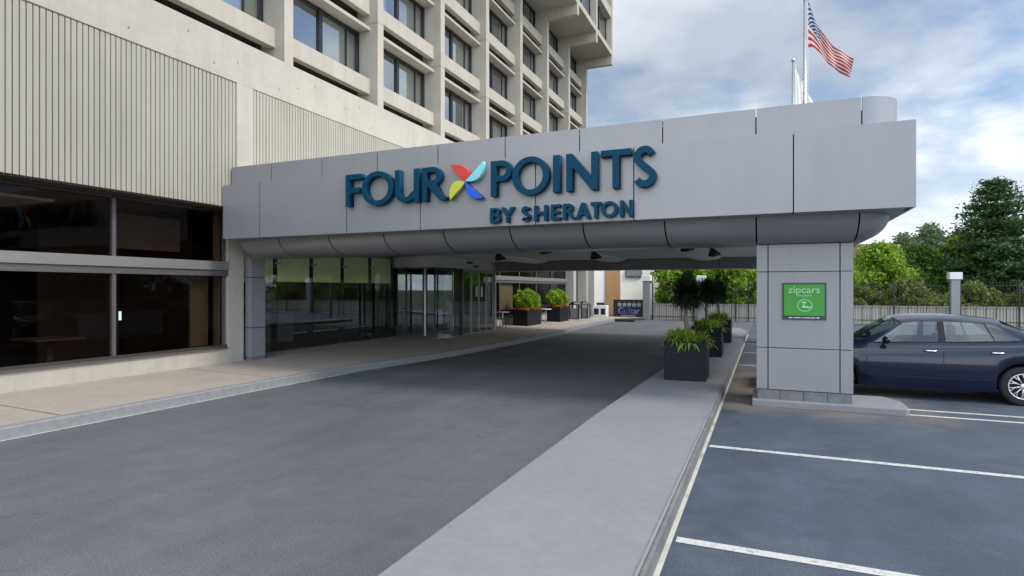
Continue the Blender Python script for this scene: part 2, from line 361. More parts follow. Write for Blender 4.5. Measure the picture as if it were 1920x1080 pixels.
# joints on sidewalk
jn = MB()
for y in [k*3.8-10.2 for k in range(13)]:
    if y > 34: break
    xk = np.interp(y, [p[1] for p in kx], [p[0] for p in kx])-.17
    rows = [[(x, y, walkz(x)+.003), (x, y+.014, walkz(x)+.003)] for x in (xk, -9.6, -10.4, -11.2, -11.4)]
    jn.grid(rows)
tag(jn.build('sidewalk_joint_marking', M['gap']), kind='structure')
# island
isl = [(-2.19, -14), (-.72, -14), (-.72, 26.6), (-1.0, 28.2), (-1.5, 28.6), (-1.95, 28.2), (-2.0, 26), (-2.05, 14), (-2.13, 11), (-2.19, 8)]
tag(MB().prism(isl, -.01, .15).build('island_pavement', M['island'], bevel=.02), kind='structure')
ic = MB(); ic.box(-.718, -.685, -14, 26.6, -.01, .140); tag(ic.build('island_kerb', M['kerbface'], bevel=.008), kind='structure')
ic = MB().quad((-.684, -14, .004), (-.645, -14, .004), (-.645, 26.6, .004), (-.684, 26.6, .004)); tag(ic.build('island_edge_marking', M['cream']), kind='structure')
ij = MB()
ij.box(-.745, -.735, -14, 26.5, .1502, .153)
tag(ij.build('island_joint_marking', M['grit']), kind='structure')
# parking markings
pm = MB()
def line(y, x0, x1, w=.1): pm.quad((x0, y-w/2, .004), (x1, y-w/2, .004), (x1, y+w/2, .004), (x0, y+w/2, .004))
for y in (1.7, 4.59, 7.48): line(y, -.62, 5.4)
line(10.98, 1.95, 6.5, .09); line(10.52, 1.90, 6.5, .09)
for y in (15.75, 18.9, 22, 25): line(y, -.6, 5.4)
tag(pm.build('parking_bay_marking', M['paint']), kind='structure')
# far sunlit lighter apron is asphalt as well; drain cover strip
# ------------------------------------------------------------------ canopy (porte cochere)
CAN = empty('entrance_canopy', (-4.5, 16.5, 0), 'silver grey panelled entrance canopy with rounded corners spanning the driveway', 'canopy')
FY = 9.35; UX = [-10.93]+[-.13-1.375*k for k in range(7, 0, -1)]+[-.13, 1.25]
FX = [-10.94, -9.86, -7.57, -5.88, -3.59, -1.92, .37, 1.85]
core = MB(); core.box(-10.9, 1.2, 9.70, 23.75, 3.04, 4.52); core.box(-10.9, 1.55, 10.1, 23.4, 3.05, 4.5)
core.box(-10.92, 1.81, 9.39, 9.72, 3.03, 4.12); core.box(1.5, 1.81, 9.4, 24.1, 3.03, 4.12); core.box(-10.92, 1.81, 23.7, 24.1, 3.03, 4.12)
core.box(-10.9, 1.2, 10.48, 10.93, 2.67, 3.05); core.box(-10.9, 1.2, 22.29, 23.0, 2.67, 3.05)
core.build('core', M['gap'], CAN)
g = .009
for a, b in zip(FX[:-1], FX[1:]):
    e = 0 if b == 1.85 else g
    m = MB(); m.box(a+g, b-e, FY, FY+.04, 3.0, 4.17); m.box(a+g, b-e if b != 1.85 else 1.77, FY+.04, 9.8, 3.0, 3.025); m.box(a+g, b-e if b != 1.85 else 1.8, FY+.04, 9.66, 4.145, 4.168)
    m.build('fascia_panel', M['panel'], CAN)
ys = [9.39, 11.6, 13.3, 15.6, 17.3, 19.6, 21.3, 24.1]
for a, b in zip(ys[:-1], ys[1:]):
    m = MB(); m.box(1.81, 1.85, a+(0 if a == 9.39 else g), b-g, 3.0, 4.17); m.box(1.45, 1.81, a+g+(.41 if a < 9.5 else 0), b-g, 3.0, 3.025)
    m.build('fascia_panel', M['panel'], CAN)
m = MB()
for a, b in zip(FX[:-1], FX[1:]): m.box(a+g, b-g, 24.1, 24.14, 3.0, 4.17)
m.build('rear_fascia', M['panel'], CAN)
# upper band
for a, b in zip(UX[:-1], UX[1:]):
    m = MB(); m.box(a+g, b-g, 9.57, 9.61, 4.0, 4.61); m.box(a+g, b-g, 9.61, 9.9, 4.585, 4.61)
    m.build('parapet_panel', M['panel'], CAN)
m = MB(); rows = []
for q in range(17):
    a = R(90)*q/16; rows.append([(1.25+g+.49*math.sin(a), 10.06-.49*math.cos(a), z) for z in (4.0, 4.61)]+[(1.25+g+.44*math.sin(a), 10.06-.44*math.cos(a), z) for z in (4.61, 4.0)])
m.grid(rows, True); m.build('corner_parapet_panel', M['panel'], CAN, smooth=False)
for a, b in zip([10.06]+ys[1:-1], ys[1:-1]+[23.4]):
    m = MB(); m.box(1.70, 1.74+g, a+g, b-g, 4.0, 4.61); m.build('parapet_panel', M['panel'], CAN)
MB().box(-10.9, 1.6, 9.9, 23.5, 4.5, 4.54).build('roof_deck', M['soffit'], CAN)
# bullnose
def bull(phi_rows, name='bullnose_panel'):
    m = MB(); m.grid(phi_rows); o = m.build(name, M['panel'], CAN, smooth=True); return o
TH = [R(90)*k/14 for k in range(15)]
for a, b in zip(UX[:-1], UX[1:]):
    bull([[(x, 10.45-.68*math.cos(t), 3.02-.39*math.sin(t)) for t in TH]+[(x, 10.93, 2.63), (x, 10.93, 3.04)] for x in (a+g*1.3, b-g*1.3)])
bull([[(1.25+g+.46*math.cos(t)*math.sin(p), 10.45-.68*math.cos(t)*math.cos(p), 3.02-.39*math.sin(t)) for t in TH] for p in [R(90)*k/12 for k in range(13)]])
for a, b in zip([10.45]+ys[1:-1], ys[1:-1]+[23.05]):
    bull([[(1.25+g+.46*math.cos(t), y, 3.02-.39*math.sin(t)) for t in TH]+[(.8, y, 2.63), (.8, y, 3.04)] for y in (a+g, b-g)])
for a, b in zip(UX[:-1], UX[1:]):
    m = MB(); m.box(a+g, b-g, 22.25, 22.285, 2.63, 3.02); m.box(a+g, b-g, 22.285, 23.05, 2.63, 2.655); m.build('inner_beam_panel', M['panel'], CAN)
MB().grid([[(x, 23.05+.68*math.cos(t), 3.02-.39*math.sin(t)) for t in TH] for x in (-10.9, 1.25)]).build('rear_bullnose', M['panel'], CAN, smooth=True)
# interior side beam + soffit
MB().box(-10.9, .8, 10.95, 22.24, 3.03, 3.036).build('soffit', M['soffit'], CAN)
for X0 in (-1.95, -5.35, -8.5):
    m = MB(); prof = []
    for q in range(9):
        a = PI*q/8; prof.append((X0+.52*math.cos(a), 3.03-.11*math.sin(a)))
    m.prism_ax(prof, 11.0, 22.2, 'y'); m.build('soffit_rib', M['softwhite'], CAN)
# columns
def column(y0, y1, x0=-.13, x1=1.25):
    c = MB(); c.box(x0+.03, x1-.03, y0+.03, y1-.03, .11, 2.62).build('column', M['gap'], CAN) if 0 else None
    cc = MB().box(x0+.03, x1-.03, y0+.03, y1-.03, .10, 2.64).build('column', M['gap'], CAN)
    zs = [.27, .95, 2.18, 2.625]; xs = [x0, x0+.17, x1-.18, x1]
    for za, zb in zip(zs[:-1], zs[1:]):
        for xa, xb in zip(xs[:-1], xs[1:]):
            ea = 0 if xa == x0 else g*.9; eb = 0 if xb == x1 else g*.9
            MB().box(xa+ea, xb-eb, y0, y0+.028, za+g*.7, zb-g*.7).build('cladding_panel', M['panel'], cc)
        MB().box(x0, x0+.028, y0+.029, y1, za+g*.7, zb-g*.7).build('cladding_panel', M['panel'], cc)
        MB().box(x1-.028, x1, y0+.029, y1, za+g*.7, zb-g*.7).build('cladding_panel', M['panel'], cc)
        MB().box(x0+.029, x1-.029, y1-.028, y1, za+g*.7, zb-g*.7).build('cladding_panel', M['panel'], cc)
    m = MB(); w = (x1-x0-.02)/4
    for k in range(4): m.box(x0+.01+k*w+.004, x0+.01+(k+1)*w-.004, y0+.012, y1-.012, .10, .262)
    m.build('plinth', M['grit'], cc)
column(10.45, 11.35); column(22.27, 23.0)
tag(MB().prism([(-.2, 10.36), (1.93, 10.36), (1.99, 10.43), (1.99, 11.1), (1.80, 11.45), (-.2, 11.45)], -.01, .11).build('column_kerb', M['island'], bevel=.02), kind='structure')
tag(MB().prism([(-.2, 22.0), (1.93, 22.0), (1.93, 23.4), (-.2, 23.4)], -.01, .11).build('column_kerb', M['island'], bevel=.02), kind='structure')
# spotlights on the soffit
def spotlight(x, y, lab):
    t = empty('soffit_spotlight', (x, y, 3.03), lab, 'spotlight', 'black spotlights under the canopy')
    MB().tube([(x, y, 3.03), (x, y, 2.96)], .02).build('stem', M['black'], t)
    MB().tube([(x-.1, y-.02, 2.93), (x+.02, y, 2.90), (x+.2, y+.05, 2.86)], [.13, .11, .02], 12).build('lamp_head', M['black'], t, smooth=True)
spotlight(-1.33, 17.2, 'black cone spotlight nearest the near column, beside the rightmost soffit rib')
spotlight(-1.75, 14.6, 'small black spotlight in front of the rightmost soffit rib')
spotlight(-4.75, 17.4, 'black cone spotlight beside the middle white soffit rib')
spotlight(-5.2, 14.2, 'small black spotlight at the near end of the middle soffit rib')
spotlight(-7.75, 17.0, 'black cone spotlight beside the soffit rib closest to the revolving door')

# ------------------------------------------------------------------ hotel sign
def outline_mesh(name, contours, extr, mat, parent, y, bevel=.006):
    cu = bpy.data.curves.new(name, 'CURVE'); cu.dimensions = '2D'; cu.fill_mode = 'BOTH'; cu.extrude = extr/2; cu.bevel_depth = bevel
    for c in contours:
        sp = cu.splines.new('POLY'); sp.points.add(len(c)-1)
        for i, p in enumerate(c): sp.points[i].co = (p[0], p[1], 0, 1)
        sp.use_cyclic_u = True
    o = bpy.data.objects.new('tmp', cu); COL.objects.link(o)
    dg = bpy.context.evaluated_depsgraph_get(); me = bpy.data.meshes.new_from_object(o.evaluated_get(dg)); bpy.data.objects.remove(o)
    me.transform(Matrix.Translation((0, y, 0)) @ Matrix.Rotation(R(90), 4, 'X'))
    me.name = name; me.materials.clear(); me.materials.append(mat)
    ob = bpy.data.objects.new(name, me); COL.objects.link(ob)
    if parent: ob.parent = parent; ob.location = -wloc(parent)
    return ob
def text_mesh(name, body, size, extr, mat, parent, cx, cz, y, width=None, font_shear=0):
    cu = bpy.data.curves.new(name, 'FONT'); cu.body = body; cu.size = size; cu.extrude = extr/2; cu.align_x = 'CENTER'; cu.align_y = 'CENTER'; cu.shear = font_shear
    o = bpy.data.objects.new('tmp', cu); COL.objects.link(o)
    dg = bpy.context.evaluated_depsgraph_get(); me = bpy.data.meshes.new_from_object(o.evaluated_get(dg)); bpy.data.objects.remove(o)
    if width:
        xs = [v.co.x for v in me.vertices]; s = width/(max(xs)-min(xs)); me.transform(Matrix.Diagonal((s, 1, 1, 1)))
    me.transform(Matrix.Translation((cx, y, cz)) @ Matrix.Rotation(R(90), 4, 'X'))
    me.name = name; me.materials.clear(); me.materials.append(mat)
    ob = bpy.data.objects.new(name, me); COL.objects.link(ob)
    if parent: ob.parent = parent; ob.location = -wloc(parent)
    return ob
def arc(cx, cz, rx, rz, a0, a1, n=20): return [(cx+rx*math.cos(R(a0+(a1-a0)*i/n)), cz+rz*math.sin(R(a0+(a1-a0)*i/n))) for i in range(n+1)]
def stroke(pts, w):
    L_, R_ = [], []; n = len(pts)
    for i, p in enumerate(pts):
        a = pts[max(i-1, 0)]; b = pts[min(i+1, n-1)]; dx, dz = b[0]-a[0], b[1]-a[1]; l = math.hypot(dx, dz) or 1
        ww = w[i] if isinstance(w, list) else w
        nx, nz = -dz/l*ww/2, dx/l*ww/2; L_.append((p[0]+nx, p[1]+nz)); R_.append((p[0]-nx, p[1]-nz))
    return L_+R_[::-1]
def glyph(ch, x0, x1, z0, z1, s):
    W = x1-x0; H = z1-z0; cx = (x0+x1)/2; cz = (z0+z1)/2
    if ch == 'F': return [[(x0, z0), (x0+s, z0), (x0+s, z0+.43*H), (x1-.12*W, z0+.43*H), (x1-.12*W, z0+.43*H+s*.85), (x0+s, z0+.43*H+s*.85), (x0+s, z1-s*.9), (x1, z1-s*.9), (x1, z1), (x0, z1)]]
    if ch == 'E': return [[(x0, z0), (x1, z0), (x1, z0+s*.85), (x0+s, z0+s*.85), (x0+s, cz-s*.4), (x1-.1*W, cz-s*.4), (x1-.1*W, cz+s*.4), (x0+s, cz+s*.4), (x0+s, z1-s*.85), (x1, z1-s*.85), (x1, z1), (x0, z1)]]
    if ch == 'I': return [[(x0, z0), (x1, z0), (x1, z1), (x0, z1)]]
    if ch == 'T': return [[(cx-s/2, z0), (cx+s/2, z0), (cx+s/2, z1-s*.9), (x1, z1-s*.9), (x1, z1), (x0, z1), (x0, z1-s*.9), (cx-s/2, z1-s*.9)]]
    if ch == 'H': return [[(x0, z0), (x0+s, z0), (x0+s, cz-s*.42), (x1-s, cz-s*.42), (x1-s, z0), (x1, z0), (x1, z1), (x1-s, z1), (x1-s, cz+s*.42), (x0+s, cz+s*.42), (x0+s, z1), (x0, z1)]]
    if ch == 'N': return [[(x0, z0), (x0+s, z0), (x0+s, z1-H*.33), (x1-s, z0), (x1, z0), (x1, z1), (x1-s, z1), (x1-s, z0+H*.33), (x0+s*.95, z1), (x0, z1)]]
    if ch == 'O': return [arc(cx, cz, W/2, H/2, 0, 354, 60), arc(cx, cz, W/2-s, H/2-s*.85, 0, 354, 60)]
    if ch == 'U':
        b = W*.42
        return [[(x0, z1)]+[(x0, z0+b)]+arc(x0+b, z0+b, b, b, 180, 285, 12)[1:]+[(x1-s, z0+b*.35), (x1-s, z0), (x1, z0), (x1, z1), (x1-s, z1), (x1-s, z0+b*.95)]+arc(x0+b+.01*W, z0+b+.0, b-s-.0*W, b-s*.85, 330, 180, 12)+[(x0+s, z1)]]
    if ch == 'P':
        rz = H*.29; zc = z1-rz
        return [[(x0, z0), (x0+s, z0), (x0+s, zc-rz)]+[(x1-rz, zc-rz)]+arc(x1-rz, zc, rz, rz, -90, 90, 16)+[(x0, z1)],
                [(x0+s, zc-rz+s*.85), (x0+s, zc+rz-s*.85)]+arc(x1-rz, zc, rz-s*.95, rz-s*.85, 90, -90, 12)]
    if ch == 'R':
        rz = H*.27; zc = z1-rz; xb = x0+.80*W
        return [[(x0, z0), (x0+s, z0), (x0+s, zc-rz-.02*H), (x0+s*1.25, zc-rz-.02*H), (x0+.62*W, z0+.1*H), (x0+.74*W, z0), (x1, z0), (x1, z0+s*.5), (x0+.86*W, z0+s*.75), (x0+.76*W, z0+.22*H), (x0+.58*W, zc-rz*.93)]+arc(xb-rz, zc, rz, rz, -55, 90, 16)+[(x0, z1)],
                [(x0+s, zc-rz+s*.8), (x0+s, zc+rz-s*.85)]+arc(xb-rz, zc, rz-s*.95, rz-s*.85, 90, -90, 12)]
    if ch == 'B':
        r1 = H*.245; r2 = H*.27; c1 = z1-r1; c2 = z0+r2; xa = x1-.06*W
        return [[(x0, z0), (x1-r2, z0)]+arc(x1-r2, c2, r2, r2, -90, 60, 12)+arc(xa-r1, c1, r1, r1, -50, 90, 12)+[(x0, z1)],
                [(x0+s, c2-r2+s*.8), (x0+s, c2+r2-s*.5)]+arc(x1-r2, c2, r2-s*.9, r2-s*.65, 90, -90, 10), [(x0+s, c1-r1+s*.5), (x0+s, c1+r1-s*.8)]+arc(xa-r1, c1, r1-s*.9, r1-s*.65, 90, -90, 10)]
    if ch == 'Y': return [[(cx-s/2, z0), (cx+s/2, z0), (cx+s/2, z0+.42*H), (x1, z1), (x1-s*1.2, z1), (cx, z0+.62*H), (x0+s*1.2, z1), (x0, z1), (cx-s/2, z0+.42*H)]]
    if ch == 'A': return [[(x0, z0), (x0+s*1.05, z0), (x0+s*1.05+.10*W, z0+.24*H), (x1-s*1.05-.10*W, z0+.24*H), (x1-s*1.05, z0), (x1, z0), (cx+s*.55, z1), (cx-s*.55, z1)],
                          [(x0+s*1.05+.2*W, z0+.24*H+s*.8), (cx, z1-s*1.2), (x1-s*1.05-.2*W, z0+.24*H+s*.8)]]
    if ch == 'S':
        rt = (H-s)/4*1.0; rx = (W-s)/2; zt = z1-s/2-rt; zb = z0+s/2+rt
        p = arc(cx+.02*W, zt, rx*.86, rt, 28, 90, 8)+arc(cx, zt, rx*.92, rt, 90, 200, 12)[1:]+[(cx, cz)]+arc(cx, zb, rx, rt, 20, -90, 12)+arc(cx, zb, rx, rt, -90, -150, 8)[1:]
        # smooth
        for _ in range(3): p = [p[0]]+[((p[i-1][0]+2*p[i][0]+p[i+1][0])/4, (p[i-1][1]+2*p[i][1]+p[i+1][1])/4) for i in range(1, len(p)-1)]+[p[-1]]
        return [stroke(p, s)]
SG = empty('hotel_sign', (-4.5, 9.34, 3.0), 'raised teal letters with four coloured pinwheel petals mounted on the grey fascia', 'sign')
YL = 9.285
big = [('F', -7.49, -7.13), ('O', -7.11, -6.40), ('U', -6.35, -5.84), ('R', -5.76, -5.27), ('P', -4.37, -3.99), ('O', -3.97, -3.31), ('I', -3.23, -3.12), ('N', -3.0, -2.48), ('T', -2.42, -1.94), ('S', -1.91, -1.55)]
for ch, a, b in big: outline_mesh('letter', glyph(ch, a, b, 3.51-(.02 if ch in 'OS' else 0), 4.11+(.02 if ch in 'OS' else 0), .098), .12, M['teal'], SG, YL)
sm = [('B', -4.40, -4.21), ('Y', -4.20, -3.95), ('S', -3.82, -3.65), ('H', -3.58, -3.35), ('E', -3.28, -3.12), ('R', -3.07, -2.86), ('A', -2.85, -2.61), ('T', -2.60, -2.43), ('O', -2.43, -2.16), ('N', -2.12, -1.92)]
for ch, a, b in sm: outline_mesh('letter', glyph(ch, a, b, 3.05, 3.305, .052), .09, M['teal'], SG, YL+.015, bevel=.003)
cxl, czl = -4.885, 3.80
def petal(tip, bulge, mat):
    # straight edge tip->centre, convex edge back
    p = []; c = (cxl+(tip[0]-cxl)*.03, czl+(tip[1]-czl)*.03)
    for i in range(17):
        t = i/16; x = (1-t)**3*c[0]+3*(1-t)**2*t*(c[0]+bulge[0][0])+3*(1-t)*t*t*(tip[0]+bulge[1][0])+t**3*tip[0]
        z = (1-t)**3*c[1]+3*(1-t)**2*t*(c[1]+bulge[0][1])+3*(1-t)*t*t*(tip[1]+bulge[1][1])+t**3*tip[1]; p.append((x, z))
    outline_mesh('logo_petal', [p], .1, mat, SG, YL)
petal((-5.17, 4.11), ((.19, .13), (.28, .04)), M['red'])
petal((-4.53, 4.12), ((.20, -.02), (-.0, -.30)), M['cyan'])
petal((-5.18, 3.50), ((-.20, .10), (-.06, .24)), M['yel'])
petal((-4.54, 3.50), ((.0, -.18), (-.26, -.05)), M['blu'])

# car-share sign on the column
zs = empty('car_share_sign', (.565, 10.45, 1.7), 'green square car sharing sign with navy frame on the canopy column', 'sign')
MB().box(.25, .88, 10.425, 10.449, 1.41, 2.0).build('frame', M['navy'], zs)
MB().box(.277, .853, 10.418, 10.424, 1.478, 1.972).build('sign_face', M['green_sign'], zs)
text_mesh('lettering', 'zipcars', .155, .004, M['signtext'], zs, .565, 1.885, 10.415, .45)
text_mesh('lettering', 'live here', .05, .003, M['signtext'], zs, .57, 1.80, 10.416, .2)
outline_mesh('emblem', [arc(.575, 1.64, .108, .098, 0, 355, 48), arc(.575, 1.64, .099, .089, 0, 355, 48)], .004, M['signtext'], zs, 10.415, 0)
outline_mesh('emblem', [[(.525, 1.70), (.60, 1.70), (.56, 1.635), (.67, 1.615), (.665, 1.60), (.525, 1.605), (.567, 1.675), (.53, 1.68)]], .004, M['signtext'], zs, 10.414, 0)
m = MB(); x = .345
while x < .78:
    w = random.uniform(.012, .03); m.box(x, x+w, 10.421, 10.424, 1.437, 1.45+random.choice((0, .004))); x += w+random.choice((.005, .005, .014))
m.build('small_print', M['white'], zs)

# ------------------------------------------------------------------ hotel building
HB = empty('hotel_building', (-14, 15, 0), 'pale concrete hotel with ribbed base cladding, recessed windows and a glass entrance', 'building')
XC, XW = -10.95, -11.45
body = MB()
body.box(-17, XC-.06, -8, 38.3, 3.80, 7.50)                      # podium mass behind the cladding
body.box(XC-.06, XC, -8, 38.3, 6.56, 7.53)                       # smooth parapet band
body.box(XC-.06, XC, 9.73, 10.20, 3.74, 6.56)                    # pilaster between ribbed panels
body.box(-17, XC-.06, -8, 38.3, 7.50, 7.51)
body.build('podium_wall', M['concrete'], HB, bevel=.01)
# tie-hole dots on the parapet
m = MB()
for k in range(12):
    y = 1.2+k*.95
    for z in (6.95+.12*(k % 2),):
        if k % 3 != 1: m.lathe([(0, .0), (.022, .0)], (0, 0, 0)); 
for k in range(30):
    m = MB()
    y = 5.4+k*.62; z = 6.78+.22*((k*7) % 3)
    if k % 4: m.box(XC-.001, XC+.003, y, y+.035, z, z+.035).build('tie_hole', M['grit'], HB)
# ribbed cladding
def ribs(y0, y1, z0, z1, pitch=.0955):
    m = MB(); n = int(round((y1-y0)/pitch)); p = (y1-y0)/n
    for k in range(n):
        ya = y0+k*p; m.prism([(XC-.04, ya+.004), (XC-.04, ya+p-.010), (XC-.012, ya+p-.013), (XC-.012, ya+.007)], z0, z1)
    o = m.build('ribbed_cladding', M['rib'], HB)
    MB().box(XC-.05, XC-.04, y0, y1, z0+.004, z1).build('cladding_backing', M['groove'], o)
ribs(-7.9, 9.72, 3.73, 6.545); ribs(10.21, 37.9, 3.73, 6.545)
MB().box(XC-.03, XC-.002, -7.9, 9.73, 6.545, 6.56).build('shadow_gap', M['groove'], HB)
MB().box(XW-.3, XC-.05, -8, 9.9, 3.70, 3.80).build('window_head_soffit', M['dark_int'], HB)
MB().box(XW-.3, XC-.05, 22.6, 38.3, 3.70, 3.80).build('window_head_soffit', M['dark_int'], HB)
MB().box(-17, XC-.05, 10.3, 22.6, 3.06, 3.80).build('entrance_ceiling', M['soffit'], HB)
# base wall
def strip(y0, y1):
    m = MB(); m.box(-11.8, XW, y0, y1, .0, .53); m.box(-11.8, XW+.02, y0, y1, .0, .215) if 0 else None
    m.build('base_wall', M['concrete'], HB, bevel=.01)
    MB().box(-11.8, XW+.05, y0, y1, .53, .565).build('window_sill', M['railp'], HB)
    MB().box(XW-.12, XW+.01, y0, y1, .566, .62).build('window_rail', M['bronze'], HB)
    MB().box(XW-.12, XW+.07, y0, y1, 2.335, 2.53).build('window_rail', M['railm'], HB)
    MB().box(XW-.12, XW+.035, y0, y1, 2.20, 2.33).build('window_rail', M['railp'], HB)
    MB().box(XW-.12, XW+.01, y0, y1, 3.64, 3.70).build('window_rail', M['bronze'], HB)
strip(-8, 9.9); strip(22.6, 35.1)
def bays(ys, mat):
    for a, b in zip(ys[:-1], ys[1:]):
        for z0, z1 in ((.62, 2.20), (2.53, 3.64)):
            f = MB(); f.box(XW-.1, XW+.02, a-.035, a+.035, z0, z1); f.box(XW-.1, XW, b-.036, b-.001, z0, z1) if b == ys[-1] else None
            o = f.build('window_frame', M['railp'], HB)
            MB().quad((XW-.04, a+.036, z0), (XW-.04, b-.036, z0), (XW-.04, b-.036, z1), (XW-.04, a+.036, z1)).build('window_pane', M['glass_bronze'], o)
bays([-7.66, -5.16, -2.66, -.18, 2.32, 4.82, 7.32, 9.83], 0); bays([22.7, 25.1, 27.5, 29.9, 32.4, 35.05], 0)
m = MB(); m.box(XW-.02, XW+.0, 7.42, 7.47, 1.30, 1.47); m.build('window_sticker', M['blind2'], HB)
m = MB(); m.box(XW-.13, XW-.10, 25.2, 26.9, .9, 2.18); m.box(XW-.13, XW-.10, 23.4, 24.4, .9, 2.18); m.build('window_blind', M['blind2'], HB)
# interiors
m = MB(); m.box(-17, -11.8, -8, 9.88, .1, .2); m.box(-17, -16.8, -8, 38, .2, 3.8); m.box(-17, -11.9, 9.9, 10.1, .2, 3.7); m.box(-17, -11.8, -8.1, -7.9, .2, 3.7); m.box(-17, -12, 22.5, 22.6, .2, 3.05); m.box(-17, -11.8, 22.6, 38, .1, .2); m.box(-17, -11.6, 37.9, 38.2, .2, 3.7)
m.build('interior_shell', M['dark_int'], HB)
m = MB(); m.box(-14.6, -14.5, 3.0, 6.4, .2, 3.6); m.box(-15.2, -15.1, 8.0, 9.8, .2, 3.4); m.build('interior_partition', M['int_wall'], HB)
MB().box(-11.93, -11.9, 7.62, 9.05, 2.72, 3.42).build('interior_blind', M['int_wall'], HB)
MB().box(-11.75, -11.7, 9.15, 9.6, .62, 2.2).build('interior_curtain', M['olive'], HB)
MB().box(-13.6, -12.0, 3.2, 6.6, 3.5, 3.55).build('interior_ceiling', M['softwhite'], HB)
m = MB()
for k in range(5): m.box(-13.4, -12.6, -5+k*2.9, -4.1+k*2.9, .9, .94); m.box(-13.05, -12.95, -4.6+k*2.9, -4.5+k*2.9, .2, .9)
m.build('interior_table', M['int_wall'], HB)
# building corner pilaster beside the canopy
m = MB(); m.box(-12.6, XW+.02, 9.9, 10.36, .0, 3.72); m.build('corner_pilaster', M['concrete'], HB, bevel=.008)
pr = MB().box(-11.46, -11.31, 10.48, 10.86, .14, 2.62).build('entrance_pier', M['gap'], HB)
for za, zb in ((.27, .96), (.98, 2.17), (2.19, 2.63)):
    MB().box(-11.48, -11.28, 10.45, 10.48, za, zb).build('cladding_panel', M['panel'], pr)
    MB().box(-11.31, -11.28, 10.482, 10.87, za, zb).build('cladding_panel', M['panel'], pr)
MB().box(-11.47, -11.29, 10.465, 10.87, .1, .262).build('plinth', M['grit'], pr)
# far pilasters + end
m = MB(); m.box(-12.5, XC+.0, 35.1, 35.65, 0, 3.74); m.box(-12.5, XC, 37.95, 38.35, 0, 3.74); m.box(-17, -11.7, 35.65, 37.95, 0, 3.74); m.build('ground_pilaster', M['concrete'], HB)
tag(MB().tube([(-11.05, 36.05, .1), (-11.05, 36.05, 7.4)], .09, 10).build('downpipe', M['bronze'], HB))
HB_down = None
# entrance curtain wall
XG = -12.15
GW = MB().box(XG-.05, XG+.03, 11.2, 17.55, .13, .22).build('entrance_glass_wall', M['black'], HB)
MB().box(XG-.05, XG+.03, 11.2, 17.55, 2.95, 3.06).build('head_rail', M['steel'], GW)
jy = [10.55, 12.13, 13.51, 14.88, 16.28, 17.55]
for a, b in zip(jy[:-1], jy[1:]):
    MB().quad((XG, a+.01, .22), (XG, b-.01, .22), (XG, b-.01, 2.95), (XG, a+.01, 2.95)).build('glass_pane', M['glass_clear'], GW)
    if a > 11:
        MB().box(XG-.22, XG-.012, a-.008, a+.008, .22, 2.95).build('glass_fin', M['black'], GW)
        mm = MB()
        for z in (2.6,): mm.box(XG-.01, XG+.05, a-.09, a+.09, z-.02, z+.02); mm.lathe([(0, -.03), (.03, -.03), (.03, .03), (0, .03)], (XG+.04, a-.07, z)); mm.lathe([(0, -.03), (.03, -.03), (.03, .03), (0, .03)], (XG+.04, a+.07, z))
        mm.build('spider_fitting', M['steel'], GW)
    MB().box(XG-.08, XG-.06, a+.03, b-.10, 2.10, 2.97).build('roller_blind', M['blind'], GW)
m = MB(); m.box(-17, XG-.05, 10.3, 22.5, .1, .18); m.build('lobby_floor', M['int_floor'], HB)
m = MB(); m.box(-15.4, -14.5, 12.2, 15.2, .18, 1.15); m.build('reception_desk', M['int_wall'], HB, bevel=.02)
# revolving door
DC = (-11.38, 18.42); DR = 1.08
RD = MB().lathe([(0, .14), (DR+.05, .14), (DR+.05, .185), (0, .19)], (DC[0], DC[1], 0), k=48).build('revolving_door', M['steel'], HB)
MB().lathe([(0, 2.66), (DR+.10, 2.66), (DR+.10, 3.03), (0, 3.03)], (DC[0], DC[1], 0), k=48).build('door_canopy_band', M['bandm'], RD, smooth=False)
for a0, a1 in ((-160, -95), (-40, 20)):
    MB().grid([[(DC[0]+DR*math.cos(R(a)), DC[1]+DR*math.sin(R(a)), z) for z in (.19, 2.66)] for a in np.linspace(a0, a1, 14)]).build('curved_glass', M['glass_clear'], RD, smooth=True)
    for a in (a0, a1):
        MB().tube([(DC[0]+DR*math.cos(R(a)), DC[1]+DR*math.sin(R(a)), z) for z in (.19, 2.66)], .035).build('door_post', M['black'], RD)
for k in range(4):
    a = R(28+90*k); c, s_ = math.cos(a), math.sin(a)
    MB().quad((DC[0], DC[1], .2), (DC[0]+1.0*c, DC[1]+1.0*s_, .2), (DC[0]+1.0*c, DC[1]+1.0*s_, 2.6), (DC[0], DC[1], 2.6)).build('door_wing', M['glass_clear'], RD)
    MB().tube([(DC[0]+1.0*c, DC[1]+1.0*s_, .2), (DC[0]+1.0*c, DC[1]+1.0*s_, 2.6)], .025).build('wing_rail', M['black'], RD)
    MB().tube([(DC[0]+.4*c, DC[1]+.4*s_, 1.15), (DC[0]+.85*c, DC[1]+.85*s_, 1.15)], .02).build('push_bar', M['steel'], RD)
MB().tube([(DC[0], DC[1], .2), (DC[0], DC[1], 2.66)], .05).build('door_shaft', M['steel'], RD)
